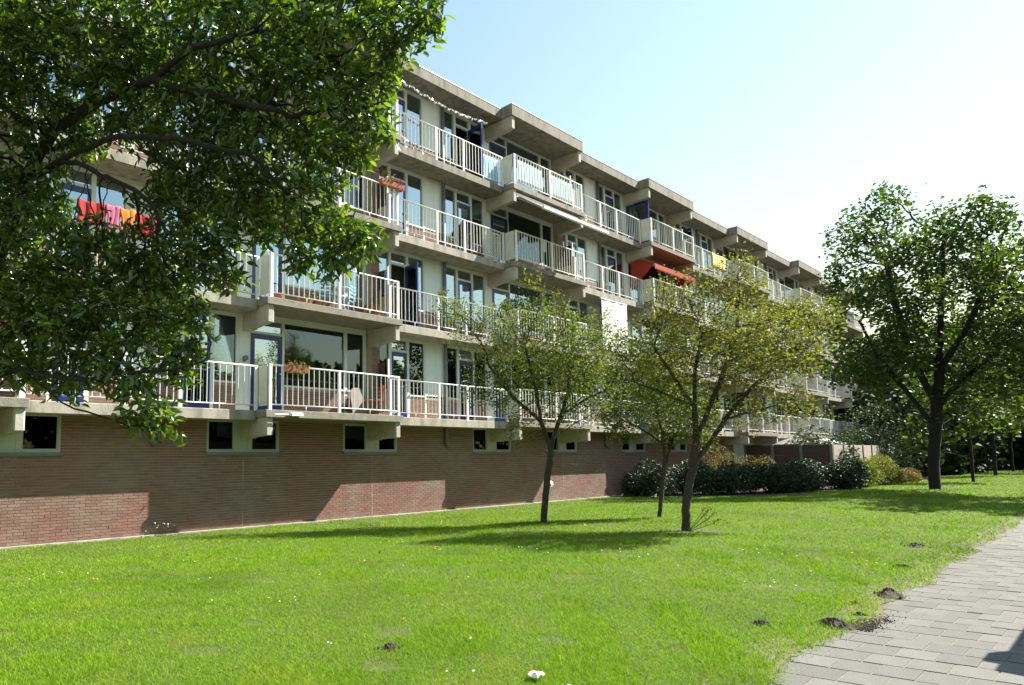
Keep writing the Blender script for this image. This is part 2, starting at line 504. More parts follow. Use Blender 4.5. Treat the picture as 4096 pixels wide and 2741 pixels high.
def bracket(u0, u1, zt):
    """cantilever beam under slab with underside at zt"""
    g = MB(); c = .03; yb = W + .02
    z0, zr = zt - .43, zt - .50
    fr = [(u0 + c, .06), (u1 - c, .06), (u1, .06 + c), (u1, .86), (u0, .86), (u0, .06 + c)]
    n = len(g.v)
    for x, y in fr: g.v.append((x, y, z0 - (zr and (y - .06) / .8 * .05)))
    for x, y in fr: g.v.append((x, y, zt - .001))
    for k in range(6): g.f.append((n + k, n + (k + 1) % 6, n + 6 + (k + 1) % 6, n + 6 + k)); g.m.append(0)
    g.f.append(tuple(n + 5 - k for k in range(6))); g.m.append(0)
    g.box(u0 - .012, u1 + .012, .861, yb, zr, zt - .001)
    o = g.build('bracket', M['beam'], BLD)
    return o


for kind, a, b in segs:
    if kind != 'P': continue
    for zt in [z - TP for z in ZS] + [ZROOF - .42]:
        bracket(a + .05, a + .25, zt); bracket(b - .25, b - .05, zt)

# balconies with rails
bars = []           # (balcony, x, y, z)
def near(x): return x < 21


post_me = {}
def rail_run(bal, x0, y0, x1, y1, zt, posts, ends=True):
    """straight railing from (x0,y0) to (x1,y1)"""
    d = Vector((x1 - x0, y1 - y0, 0)); ln = d.length; d.normalize()
    g = MB(); n = 8 if near(x0) else 5
    g.tube([(x0, y0, zt + 1.09), (x1, y1, zt + 1.09)], .022, n); g.build('top_rail', M['rail'], bal, smooth=near(x0))
    g = MB(); g.tube([(x0, y0, zt + .128), (x1, y1, zt + .128)], .015, n)
    for k in range(len(posts) - 1):
        m = (posts[k] + posts[k + 1]) / 2
        p = Vector((x0, y0, 0)) + d * m
        g.tube([(p.x, p.y, zt - .002), (p.x, p.y, zt + .125)], .012, 6)
    g.build('bottom_rail', M['rail'], bal, smooth=near(x0))
    key = 'post'
    for t in posts:
        if key not in post_me:
            pm = MB(); pm.cbox(-.045, .045, -.028, .028, 0, 1.112, .008); post_me[key] = pm.mesh('post', M['rail'])
        place('post', post_me[key], bal, (x0 + d.x * t, y0 + d.y * t, zt - .002), (0, 0, math.atan2(d.y, d.x)))
    for k in range(len(posts) - 1):
        a, b = posts[k], posts[k + 1]
        nb = max(1, round((b - a - .09) / .152) - 1)
        for j in range(nb):
            t = a + (b - a) * (j + 1) / (nb + 1)
            bars.append((bal, x0 + d.x * t, y0 + d.y * t, zt + .128))


for kind, a, b in segs:
    for i, zt in enumerate(ZS):
        g = MB()
        if kind == 'P':
            g.cbox(a + .002, b - .002, 0, W + .3, zt - TP, zt, .012)
            bal = g.build('balcony', M['concrete_old'] if (i < 2 or a > 10) and not (i == 2 and a < 1) else M['concrete'], BLD)
            rail_run(bal, a + .10, .06, b - .10, .06, zt, [.045, Q / 2 - .10, Q - .245])
            # right hand return with bars, left hand return as solid sheet
            rail_run(bal, b - .10, .10, b - .10, REC + .06, zt, [.0, .39])
            s = MB(); s.box(a + .085, a + .105, .11, REC + .03, zt + .10, zt + 1.09); s.build('side_panel', M['sidepanel'], bal)
        else:
            g.cbox(a, b, REC, W + .3, zt - TR, zt - .006, .012)
            bal = g.build('balcony', M['concrete2'] if i != 3 else M['concrete'], BLD)
            wd = b - a
            rail_run(bal, a - .05, REC + .06, b + .06, REC + .06, zt - .004, [.0 + .02, wd * .377 + .05, wd * .623 + .05, wd + .07])

bars.sort(key=lambda q: (q[1] - CAM.x) ** 2 + (q[2] - CAM.y) ** 2 + (q[3] - CAM.z) ** 2 + (400 if q[1] < A0 else 0))
bm_ = MB(); bm_.tube([(0, 0, 0), (0, 0, .955)], .0115, 6, False); bar_me = bm_.mesh('bar', M['rail'])
rest = MB()
for k, (bal, x, y, z) in enumerate(bars):
    if k < 300: place('bar', bar_me, bal, (x, y, z))
    else: rest.tube([(x, y, z), (x, y, z + .955)], .0125, 4 if x > 15 else 5, False)
tag(rest.build('distant_bars', M['rail'], BLD), kind='stuff')

# brick courses -------------------------------------------------------------
BL, BH = .231, .0632
all_bricks = []      # (x, y, z, length, facing) for the base wall
stuff_bricks = MB()


def one_brick(mb, x0, x1, y, z, d=.008, jit=True):
    j = random.uniform(-.0018, .0018) if jit else 0
    y0 = y - d + j
    n = len(mb.v)
    z0, z1 = z + .0065, z + BH - .0065
    mb.v += [(x0, y + .01, z0), (x1, y + .01, z0), (x1, y + .01, z1), (x0, y + .01, z1), (x0, y0, z0), (x1, y0, z0), (x1, y0, z1), (x0, y0, z1)]
    for f in ((4, 5, 6, 7), (0, 1, 5, 4), (1, 2, 6, 5), (2, 3, 7, 6), (3, 0, 4, 7)):
        mb.f.append(tuple(n + k for k in f)); mb.m.append(0)


def courses(x0, x1, y, z0, z1, sink, holes=()):
    nz = int((z1 - z0) / BH + 1e-6)
    for r_ in range(nz):
        z = z0 + r_ * BH
        off = (.5 if r_ % 2 else 0) * BL
        x = x0 - off
        while x < x1 - .01:
            a, b = max(x, x0) + .005, min(x + BL, x1) - .005
            x += BL
            if b - a < .02: continue
            skip = False
            for (h0, h1, hz0, hz1) in holes:
                if b > h0 and a < h1 and z + BH > hz0 and z < hz1:
                    if a < h0 - .03: b = h0 - .004
                    elif b > h1 + .03: a = h1 + .004
                    else: skip = True
            if skip or b - a < .02: continue
            sink(a, b, y, z)


# basement windows: list of (x0,x1, pane spans, panel span)
base_win = []
for k, (kind, a, b) in enumerate(segs):
    if kind == 'P':
        if a > -6: base_win.append(('L', a - .90, a + 1.20))
        base_win.append(('R', b - 1.18, b + .93))
base_win = [w for w in base_win if w[1] < 31]
SILL, BTOP = 1.885, 2.66
WALLEND = 31.0
holes = [(w[1], w[2], SILL - .03, 3) for w in base_win]
# mortar backing of the base wall with openings
wall_o = None
g = MB()
xs = sorted(set([U0, WALLEND] + [h[0] for h in holes] + [h[1] for h in holes]))
for x0, x1 in zip(xs[:-1], xs[1:]):
    inh = any(h[0] <= (x0 + x1) / 2 <= h[1] for h in holes)
    g.box(x0, x1, W, W + .3, -.1, SILL - .03 if inh else 2.72)
base = g.build('brick_wall', M['mortar'], BLD, origin=(0, W, 0))
base_list = []
courses(-6.6, 27.0, W, .035, 2.70, lambda a, b, y, z: base_list.append((a, b, y, z)), holes)
cnt = 0
full = [q for q in base_list if abs(q[1] - q[0] - (BL - .01)) < 1e-4 and q[0] > -5.35]
full.sort(key=lambda q: (q[0] - CAM.x) ** 2 + (q[3] - .6) ** 2 * .6)
chosen = set((round(q[0], 4), round(q[3], 4)) for q in full[:300])
one = MB(); one_brick(one, 0, BL - .01, 0, 0, jit=False); brick_me = one.mesh('brick', M['brick'])
brick_single = mat('red_brick_single', (.245, .122, .094), .88, scale=30, col2=(.195, .098, .077), bump=.4, bscale=90, island=.17, stain=(.9, .44, .70, (.22, .165, .125)), coord='World', perobj=True)
one = MB(); one_brick(one, 0, BL - .01, 0, 0, jit=False); brick_me = one.mesh('brick', brick_single)
for (a, b, y, z) in base_list:
    if (round(a, 4), round(z, 4)) in chosen:
        place('brick', brick_me, base, (a, y + random.uniform(-.002, .002), z))
    else:
        one_brick(stuff_bricks, a, b, y, z)
tag(stuff_bricks.build('brickwork', M['brick'], base), kind='stuff')
g = MB(); g.box(27.0, WALLEND, W - .008, W - .001, .0, 2.72); g.build('far_brick_facing', M['bricktex'], base)
g = MB(); g.box(WALLEND, UEND, W, W + .3, 0, 2.72); g.build('white_garden_wall', M['panel'], BLD)
# plinth edging, joints and weep slots
g = MB(); g.box(-8, 18.2, W - .16, W - .009, -.05, .03); g.build('plinth_strip', M['concrete2'], BLD)
for x in (Q - .11, 2 * Q + RW - .11, .12):
    g = MB()
    for k in range(14):
        z = .05 + k * .13
        g.box(x - .011 + random.uniform(-.004, .004), x + .011 + random.uniform(-.004, .004), W - .0115, W + .002, z, z + .127)
    g.build('expansion_joint', M['concrete2'], BLD)
weep_me = MB().box(-.007, .007, -.0105, .003, 0, .062).mesh('weep_slot', M['black'])
for k in range(20):
    x = -5.0 + k * .93 + random.uniform(-.2, .2)
    place('weep_slot', weep_me, base, (x, W, .035 + BH * random.choice((3, 3, 4))))

frame_me = {}
for t, x0, x1 in base_win:
    yF = W + .03
    g = MB(); f = .055
    s = (lambda v: x0 + v) if t == 'L' else (lambda v: x1 - v)
    spans = [(0, .045), (.76, .89), (1.16, 1.27), (2.05, 2.10)] if t == 'L' else [(0, .05), (.75, .86), (1.12, 1.25), (2.06, 2.11)]
    xa, xb = x0, x1
    for p0, p1 in spans:
        a, b = sorted((s(p0), s(p1))); g.box(a, b, yF - .02, yF + .09, SILL, BTOP)
    g.box(xa + .001, xb - .001, yF - .018, yF + .092, BTOP - .001, BTOP + .05)
    g.box(xa + .001, xb - .001, yF - .022, yF + .088, SILL - .001, SILL + .05)
    fr = g.build('window', M['darkframe'], BLD, origin=((xa + xb) / 2, yF, SILL))
    a, b = sorted((s(.89 if t == 'L' else .86), s(1.16 if t == 'L' else 1.12)))
    g = MB(); g.box(a, b, yF - .012, yF + .02, SILL + .049, BTOP); g.build('window_panel', M['darkframe'], fr)
    g = MB(); g.box(xa - .03, xb + .03, yF - .10, yF + .02, SILL - .06, SILL - .003); g.build('sill', M['pipe'], fr)
    for p0, p1 in ((spans[0][1], spans[1][0]), (spans[2][1], spans[3][0])):
        a, b = sorted((s(p0), s(p1)))
        gg = MB(); c = .026
        for q in ((a, a + c, SILL + .05, BTOP), (b - c, b, SILL + .05, BTOP), (a + c, b - c, SILL + .05, SILL + .05 + c), (a + c, b - c, BTOP - c, BTOP)):
            gg.box(q[0], q[1], yF - .004, yF + .06, q[2], q[3])
        sa = gg.build('sash', M['darkframe'], fr)
        g = MB(); g.box(a + c, b - c, yF + .03, yF + .036, SILL + .05 + c, BTOP - c); g.build('pane', M['glass_dark'], fr)
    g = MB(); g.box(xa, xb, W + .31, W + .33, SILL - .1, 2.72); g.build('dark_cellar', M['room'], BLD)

# upper floors facade ---------------------------------------------------------
SILLH = .755
HEAD = 2.42
yG = W + .045
door_open = {}       # (seg index, door number, floor) -> (hinge side, angle)


def window_bay(k, kind, a, b, i, zt):
    """all timber and glass of one bay on one floor"""
    ceil = zt + FH - (TP if kind == 'P' else TR)
    if kind == 'P':
        P_ = [('panel', -.03, .24), ('post', .24, .28), ('door', .28, 1.26), ('post', 1.26, 1.33), ('win', 1.33, 3.40), ('post', 3.40, 3.50), ('win', 3.50, 4.13), ('post', 4.13, 4.23)]
        wd = Q
    else:
        sft = RW - (b - a)
        P_ = [('win', .03, .60), ('post', .60, .71), ('door', .71, 1.36), ('post', 1.36, 1.46), ('win', 1.46, 2.13), ('post', 2.13, 2.22), ('panel', 2.22, 3.15 - sft), ('win', 3.15 - sft, 3.72 - sft), ('post', 3.72 - sft, 3.82 - sft), ('door', 3.82 - sft, 4.51 - sft), ('post', 4.51 - sft, 4.61 - sft), ('win', 4.61 - sft, 5.23 - sft), ('post', 5.23 - sft, 5.33 - sft)]
        wd = b - a
    g = MB()
    lo = a + P_[0][1]; hi = a + P_[-1][2]
    g.box(lo, hi, W - .005, W + .085, zt + HEAD, ceil - .001)          # head
    for typ, p0, p1 in P_:
        if typ == 'post': g.box(a + p0, a + p1, W - .008, W + .08, zt + (0 if p0 < .3 or True else SILLH), zt + HEAD + .001)
        if typ == 'door':
            g.box(a + p0 - .001, a + p1 + .001, W - .002, W + .078, zt + 2.05, zt + 2.12)
    fr = g.build('window_frame', M['frame'], BLD, origin=((lo + hi) / 2, W, zt))
    dn = 0
    par = []
    for typ, p0, p1 in P_:
        x0, x1 = a + p0, a + p1
        if typ == 'win':
            par.append((x0, x1))
            s = MB(); s.box(x0 - .02, x1 + .02, W - .045, W + .06, zt + SILLH - .05, zt + SILLH); s.build('sill', M['frame'], fr)
            c = .04
            s = MB(); s.box(x0 + .002, x1 - .002, yG, yG + .006, zt + SILLH, zt + HEAD); s.build('pane', M['glass_low'] if i == 0 or (kind == 'P' and i == 2) else M['glass'], fr)
        elif typ == 'panel':
            if kind == 'R': par.append((x0, x1))
            s = MB()
            z0 = zt + (SILLH if kind == 'R' else 0)
            n = 1 if kind == 'P' else 2
            for j in range(n):
                s0, s1 = x0 + (x1 - x0) * j / n, x0 + (x1 - x0) * (j + 1) / n
                s.box(s0 + .004, s1 - .004, W + .0, W + .06, z0, zt + HEAD)
            s.build('wall_panel', M['panel'], fr)
        elif typ == 'door':
            s = MB(); s.box(x0 + .002, x1 - .002, yG, yG + .006, zt + 2.12, zt + HEAD); s.build('pane', M['glass'], fr)
            op = door_open.get((k, dn, i))
            w_ = x1 - x0; st = .13 if w_ > .8 else .075
            d = MB()
            H = 2.045
            for q in ((0, st, 0, H), (w_ - st, w_, 0, H), (st, w_ - st, 0, .30 if w_ > .8 else .2), (st, w_ - st, H - .13, H)):
                d.box(q[0], q[1], 0, .05, q[2], q[3])
            d2 = MB(); d2.box(st, w_ - st, .02, .026, .2, H - .13)
            dh = MB(); dh.box(w_ - .09, w_ - .03, -.05, -.001, 1.02, 1.05)
            if op is None:
                org = (x0, W - .012, zt + .005); rot = None
            else:
                side, ang = op
                if side == 'R':
                    for m_ in (d, d2, dh): m_.v = [(vx - w_, vy, vz) for vx, vy, vz in m_.v]
                    org = (x1, W - .012, zt + .005)
                else: org = (x0, W - .012, zt + .005)
                rot = (0, 0, R(ang))
            do = place('door', d.mesh('door', M['blue']), BLD, org, rot)
            o2 = bpy.data.objects.new('pane', d2.mesh('pane', M['glass'])); col.objects.link(o2); o2.parent = do
            o3 = bpy.data.objects.new('handle', dh.mesh('handle', M['zinc'])); col.objects.link(o3); o3.parent = do
            dn += 1
    # brick parapets
    runs = []
    for x0, x1 in par:
        if runs and x0 - runs[-1][1] < .3: runs[-1][1] = x1
        else: runs.append([x0, x1])
    fine = -6 < a < 21
    for x0, x1 in runs:
        s = MB(); s.box(x0, x1, W + (.0 if fine else -.008), W + .09, zt, zt + SILLH - .05)
        s.build('parapet', M['mortar'] if fine else M['bricktex'], BLD)
        if fine: courses(x0, x1, W, zt + .01, zt + SILLH - .05, lambda aa, bb, y, z: one_brick(upper, aa, bb, y, z))
    if kind == 'P':
        zz = ceil - .51
        s = MB(); s.box(b - .30, b + .02, 1.02, W + .2, zt, zz); s.build('pier', M['mortar'] if fine else M['bricktex'], BLD)
        if fine:
            courses(b - .30, b + .02, 1.02, zt + .01, zz, lambda aa, bb, y, z: one_brick(upper, aa, bb, y, z))
    # dim rooms behind
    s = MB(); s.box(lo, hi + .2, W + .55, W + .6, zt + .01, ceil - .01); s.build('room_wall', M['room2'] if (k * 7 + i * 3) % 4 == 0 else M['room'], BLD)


upper = MB()
ci = [k for k, s in enumerate(segs) if s[0] == 'R' and abs(s[1] - Q) < .01][0]
fi = [k for k, s in enumerate(segs) if s[0] == 'P' and abs(s[1] - (2 * Q + 2 * RW)) < .01][0]
door_open[(ci, 1, 3)] = ('R', 82)
door_open[(ci, 0, 1)] = ('R', 80)
door_open[(fi, 0, 3)] = ('L', -82)
door_open[(fi + 1, 0, 3)] = ('R', 75)
for k, (kind, a, b) in enumerate(segs):
    for i, zt in enumerate(ZS):
        window_bay(k, kind, a, b, i, zt)
tag(upper.build('parapet_bricks', M['brick'], BLD), kind='stuff')

# partitions between neighbouring balconies, downpipes
for k, (kind, a, b) in enumerate(segs):
    if kind == 'R':
        x = a + 3.07 - (RW - (b - a))
        g = MB(); g.tube([(x, W - .08, 13.6), (x, W - .08, 2.2), (x + .02, W - .08, 2.12), (x + .10, W - .09, 2.07)], .058, 10)
        g.build('downpipe', M['pipe'], BLD, smooth=True)
    else:
        for i, zt in enumerate(ZS):
            g = MB(); g.box(b - .055, b - .005, REC + .12, REC + .17, zt, zt + 1.68)
            p = g.build('partition_post', M['rail'], BLD, origin=(b, REC, zt))
            g = MB(); g.box(b - .04, b - .02, REC + .171, 1.015, zt + .12, zt + .80); g.build('partition_board', M['sidepanel'], BLD)
            g = MB(); g.box(b - .035, b - .025, REC + .171, 1.015, zt + .801, zt + 1.6); g.build('partition_pane', M['glass'], BLD)

# ------------------------------------------------------------------ trees
def colonize(nodes, parent, attr, step, infl, kill, iters, up=.0):
    """space colonisation: grow nodes towards attraction points; returns positions and parents"""
    P = [np.array(n, float) for n in nodes]; par = list(parent)
    att = np.array(attr, float)
    pos = np.array(P)
    d = ((att[:, None, :] - pos[None, :, :]) ** 2).sum(2)
    nn = d.argmin(1); nd = d.min(1)
    alive = np.ones(len(att), bool)
    for it in range(iters):
        idx = np.where(alive & (nd < infl * infl))[0]
        if len(idx) == 0: break
        dirs = {}
        v = att[idx] - pos[nn[idx]]
        v /= np.linalg.norm(v, axis=1)[:, None] + 1e-9
        acc = np.zeros((len(pos), 3)); cnt_ = np.zeros(len(pos))
        np.add.at(acc, nn[idx], v); np.add.at(cnt_, nn[idx], 1)
        act = np.where(cnt_ > 0)[0]
        dv = acc[act] / cnt_[act][:, None]
        dv += rng.normal(0, .22, dv.shape); dv[:, 2] += up
        dv /= np.linalg.norm(dv, axis=1)[:, None] + 1e-9
        new = pos[act] + dv * step
        n0 = len(pos)
        pos = np.vstack([pos, new]); par += list(act)
        d = ((att[:, None, :] - new[None, :, :]) ** 2).sum(2)
        m = d.min(1); am = d.argmin(1) + n0
        b = m < nd
        nn[b] = am[b]; nd[b] = m[b]
        alive &= nd > kill * kill
    return pos, np.array(par)


def skeleton_mesh(name, pos, par, r_tip, expo, r_max, matl, parent, fixed=None, nsides=6):
    n = len(pos)
    ch = [[] for _ in range(n)]
    for k in range(1, n):
        if par[k] >= 0: ch[par[k]].append(k)
    rad = np.zeros(n)
    for k in range(n - 1, -1, -1):
        s_ = sum(rad[c] ** expo for c in ch[k])
        rad[k] = max(r_tip, s_ ** (1 / expo)) if ch[k] else r_tip
        rad[k] = min(rad[k], r_max)
    if fixed:
        for k, r_ in fixed.items(): rad[k] = max(r_, 0)
    mb = MB()
    seen = set()
    for k in range(n):
        for c in ch[k]:
            if k != 0 and c != max(ch[k], key=lambda q: rad[q]): start = True
            else: start = (k == 0 or par[k] < 0)
            if not start: continue
            chain = [k, c]
            while ch[chain[-1]]:
                chain.append(max(ch[chain[-1]], key=lambda q: rad[q]))
            rr = [rad[q] for q in chain]
            rr[0] = min(rad[k], rad[c] * 1.25)
            mb.tube([pos[q] for q in chain], rr, nsides if rr[0] > .02 else 4, False)
    o = mb.build(name, matl, parent, smooth=True)
    depth = np.zeros(n)      # distance from the tip
    for k in range(n - 1, 0, -1):
        if par[k] >= 0: depth[par[k]] = max(depth[par[k]], depth[k] + 1)
    return o, rad, depth


LEAF_HI_V = np.array([(0, 0, 0), (.30, .42, .10), (.30, 0, 0.0), (.30, -.42, .10), (.66, .36, .06), (.66, 0, -.05), (.66, -.36, .06), (1, 0, -.16)])
LEAF_HI_F = [(0, 2, 1), (0, 3, 2), (1, 2, 5), (1, 5, 4), (2, 3, 6), (2, 6, 5), (4, 5, 7), (5, 6, 7)]
LEAF_LO_V = np.array([(0, 0, 0), (.45, .5, .12), (1, 0, -.05), (.45, -.5, .12)])
LEAF_LO_F = [(0, 1, 2), (0, 2, 3)]
LEAF_MP_V = np.array([(0, 0, 0), (.25, .55, .08), (.6, .45, .02), (1, 0, -.12), (.6, -.45, .02), (.25, -.55, .08)])
LEAF_MP_F = [(0, 1, 2), (0, 2, 3), (0, 3, 4), (0, 4, 5)]


def leaf_mesh(name, at, size, aspect, matl, kind='lo', droop=-.35, flat=.5, spread=1.0, heading=None):
    """one mesh of many leaves at points 'at'"""
    tv, tf = dict(lo=(LEAF_LO_V, LEAF_LO_F), hi=(LEAF_HI_V, LEAF_HI_F), mp=(LEAF_MP_V, LEAF_MP_F))[kind]
    n = len(at)
    ln = size * rng.uniform(.65, 1.2, n)
    dr = rng.normal(0, 1, (n, 3)); dr[:, 2] = dr[:, 2] * .55 + droop
    if heading is not None: dr += heading * spread
    dr /= np.linalg.norm(dr, axis=1)[:, None]
    nm = rng.normal(0, 1, (n, 3)) * (1 - flat); nm[:, 2] += flat * 1.6
    nm -= dr * (nm * dr).sum(1)[:, None]
    nm /= np.linalg.norm(nm, axis=1)[:, None] + 1e-9
    sd = np.cross(nm, dr)
    V = (at[:, None, :] + (tv[None, :, 0, None] * dr[:, None, :] + tv[None, :, 1, None] * aspect * sd[:, None, :] + tv[None, :, 2, None] * nm[:, None, :]) * ln[:, None, None]).reshape(-1, 3)
    F = (np.array(tf)[None, :, :] + (np.arange(n) * len(tv))[:, None, None]).reshape(-1, 3)
    return V, F


def leaves(name, at, size, aspect, matl, parent, smooth=False, **kw):
    V, F = leaf_mesh(name, at, size, aspect, matl, **kw)
    return place(name, np_mesh(name, V - np.array(wloc(parent)), F, matl, smooth), parent, wloc(parent))


def blob_points(blobs, n, shell=.0, wexp=2.2):
    bl = np.array(blobs, float)
    vol = bl[:, 3] ** wexp
    k = rng.choice(len(bl), n, p=vol / vol.sum())
    d = rng.normal(0, 1, (n, 3)); d /= np.linalg.norm(d, axis=1)[:, None]
    r_ = (shell + (1 - shell) * rng.random(n)) ** (1 / 2.4)
    sc_ = bl[k, 3:4] if bl.shape[1] == 4 else bl[k, 3:6]
    return bl[k, :3] + d * r_[:, None] * sc_


def tip_leaves(pos, par, depth, per, maxd, jit):
    tips = np.where(depth <= maxd)[0]
    tips = tips[par[tips] >= 0]
    k = np.repeat(tips, per)
    t = rng.random(len(k))[:, None]
    base_ = pos[k] * t + pos[par[k]] * (1 - t)
    return base_ + rng.normal(0, jit, (len(k), 3)), pos[k] - pos[par[k]]


# foreground cherry on the left: trunk just outside the frame, limbs reach across it
LIMBS = [
    [(-7.62, -6.85, -.05), (-7.58, -6.85, .8), (-7.48, -6.86, 1.8), (-7.36, -6.86, 2.7), (-7.20, -6.87, 3.4), (-7.05, -6.86, 3.95), (-6.95, -6.88, 4.36), (-6.87, -7.01, 4.64), (-6.8, -7.22, 4.8), (-6.61, -7.52, 4.95), (-6.44, -7.93, 4.98), (-6.32, -8.29, 4.98), (-6.27, -8.46, 5.03), (-6.22, -8.76, 5.05), (-6.05, -8.99, 5.07)],
    [(-6.61, -7.52, 4.95), (-6.55, -7.47, 5.18), (-6.46, -7.46, 5.48), (-6.35, -7.44, 5.64), (-6.24, -7.42, 5.86), (-6.17, -7.39, 6.16)],
    [(-6.95, -6.88, 4.36), (-6.78, -7.32, 4.47), (-6.69, -7.66, 4.48), (-6.61, -7.99, 4.47), (-6.54, -8.18, 4.54), (-6.47, -8.26, 4.69), (-6.35, -8.49, 4.74)],
    [(-6.87, -7.01, 4.64), (-6.69, -7.04, 4.74), (-6.48, -7.11, 4.89), (-6.26, -7.17, 5.0), (-6.1, -7.19, 5.13), (-5.85, -7.28, 5.28), (-5.53, -7.43, 5.36)],
    [(-6.61, -7.99, 4.47), (-6.54, -8.18, 4.46), (-6.46, -8.49, 4.36), (-6.32, -8.73, 4.3), (-6.19, -8.95, 4.2), (-5.98, -9.24, 4.09)],
    [(-6.32, -8.29, 4.98), (-6.23, -8.48, 4.85), (-6.09, -8.72, 4.75), (-5.95, -8.94, 4.63), (-5.79, -9.32, 4.46)],
    [(-6.78, -7.32, 4.47), (-6.72, -7.62, 4.38), (-6.66, -7.92, 4.22), (-6.6, -8.21, 4.06), (-6.5, -8.4, 3.95), (-6.42, -8.58, 3.8), (-6.41, -8.7, 3.63)],
    [(-7.48, -6.86, 1.8), (-7.3, -7.1, 2.3), (-7.15, -7.35, 2.55), (-7.06, -7.55, 2.58), (-6.94, -7.87, 2.5), (-6.86, -8.06, 2.47), (-6.72, -8.24, 2.46), (-6.58, -8.43, 2.5), (-6.32, -8.77, 2.51), (-6.16, -8.97, 2.57)],
    [(-7.06, -7.55, 2.58), (-6.93, -7.86, 2.39), (-6.87, -8.03, 2.29), (-6.79, -8.09, 2.24), (-6.67, -8.31, 2.18), (-6.52, -8.5, 2.1)],
    [(-7.36, -6.86, 2.7), (-7.21, -6.95, 3.1), (-7.09, -7.17, 3.09), (-6.97, -7.37, 2.95), (-6.83, -7.61, 2.88)],
]
LBLOBS = [(-7.08, -7.23, 5.67, 0.58), (-6.51, -7.7, 5.67, 0.58), (-5.99, -8.37, 5.54, 0.56), (-5.52, -9.0, 5.41, 0.54), (-5.17, -9.53, 5.25, 0.42), (-5.01, -9.91, 5.15, 0.25), (-4.94, -10.1, 5.18, 0.15), (-6.95, -7.13, 5.1, 0.51), (-6.33, -7.78, 5.13, 0.5), (-5.86, -8.53, 4.96, 0.48), (-5.41, -9.16, 4.85, 0.46), (-5.13, -9.64, 4.77, 0.27), (-5.99, -8.25, 4.53, 0.45), (-5.6, -8.81, 4.4, 0.47), (-5.34, -9.41, 4.33, 0.37), (-5.17, -9.69, 4.42, 0.2), (-6.97, -7.02, 4.28, 0.43), (-6.55, -7.06, 4.94, 0.29), (-5.99, -8.19, 4.05, 0.34), (-5.73, -8.77, 3.9, 0.35), (-5.46, -9.25, 3.79, 0.34), (-5.31, -9.6, 3.52, 0.23), (-5.4, -9.5, 3.36, 0.16), (-5.27, -9.75, 3.46, 0.11), (-6.98, -7.2, 3.71, 0.42), (-6.59, -7.63, 3.53, 0.41), (-6.23, -8.06, 3.5, 0.37), (-6.01, -8.49, 3.44, 0.28), (-5.86, -8.73, 3.34, 0.16), (-5.52, -9.28, 3.39, 0.15), (-6.95, -7.29, 3.15, 0.41), (-6.63, -7.8, 3.0, 0.4), (-6.31, -8.19, 3.02, 0.35), (-6.1, -8.62, 2.98, 0.17), (-7.0, -7.32, 2.69, 0.28), (-6.69, -7.83, 2.63, 0.27), (-6.44, -8.29, 2.57, 0.26), (-6.22, -8.6, 2.59, 0.2), (-6.17, -8.79, 2.64, 0.1), (-6.42, -8.53, 2.25, 0.16), (-6.27, -8.65, 2.22, 0.11), (-6.49, -8.46, 2.15, 0.1), (-6.25, -8.77, 2.04, 0.06), (-6.93, -7.62, 2.52, 0.12),
          (-7.6, -6.6, 5.9, .8), (-8.3, -7.0, 5.2, .9), (-7.7, -6.1, 4.6, .7), (-8.4, -6.3, 4.0, .8)]


def limb_nodes(limbs, sub=.09):
    nodes = []; par = []; fixed = {}
    index = {}
    for li, L_ in enumerate(limbs):
        prev = index.get(tuple(L_[0]))
        if prev is None:
            nodes.append(L_[0]); par.append(-1); prev = len(nodes) - 1; index[tuple(L_[0])] = prev
        for p, q in zip(L_[:-1], L_[1:]):
            d = np.array(q) - np.array(p); m = max(1, int(np.linalg.norm(d) / sub))
            for t in range(1, m + 1):
                pt_ = np.array(p) + d * t / m
                if t < m: pt_ = pt_ + rng.normal(0, sub * .07, 3)
                nodes.append(tuple(pt_)); par.append(prev); prev = len(nodes) - 1
            index[tuple(q)] = prev
    return nodes, par


cherry = thing('cherry_tree', (-7.62, -6.85, 0), 'large leafy tree in the left foreground with dark limbs and glossy leaves', 'tree')
nodes, par = limb_nodes(LIMBS)
att = blob_points(LBLOBS, 8200, 0, 1.55)
pos, par = colonize(nodes, par, att, .065, .8, .065, 80, -.04)
tr, rad, depth = skeleton_mesh('trunk', pos, par, .0028, 2.45, .13, M['bark_dark'], cherry, nsides=8)
at, hd = tip_leaves(pos, par, depth, 6, 5, .038)
keep = rng.random(len(at)) < .95
at = at[keep]; hd = hd[keep]
hd = hd / (np.linalg.norm(hd, axis=1)[:, None] + 1e-9)
NL = len(at)
leaves('crown', at, .098, .42, M['leafL'], cherry, kind='hi', droop=-.35, flat=.45, heading=hd, spread=.8, smooth=True)


def field_tree(name, label, base_, trunk, limbs, blobs, natt, leafm, lsize, per, maxd, jit, step=.13, infl=1.3, kill=.2, rtip=.0036, rmax=.105, barkm=None, cat='tree', group=None, kind='lo', keepf=1.0, aspect=.75, up=.04, expo=2.3):
    t = thing(name, base_, label, cat, group)
    nodes, par = limb_nodes([trunk] + limbs, step)
    pos, par = colonize(nodes, par, blob_points(blobs, natt), step, infl, kill, 60, up)
    skeleton_mesh('trunk', pos, par, rtip, expo, rmax, barkm or M['bark'], t, nsides=9)
    n = len(pos); depth = np.zeros(n)
    for k in range(n - 1, 0, -1):
        if par[k] >= 0: depth[par[k]] = max(depth[par[k]], depth[k] + 1)
    at, hd = tip_leaves(pos, par, depth, per, maxd, jit)
    if keepf < 1:
        kp = rng.random(len(at)) < keepf; at = at[kp]
    leaves('crown', at, lsize, aspect, leafm, t, kind=kind, droop=-.1, flat=.45)
    return t, len(at)


counts = []


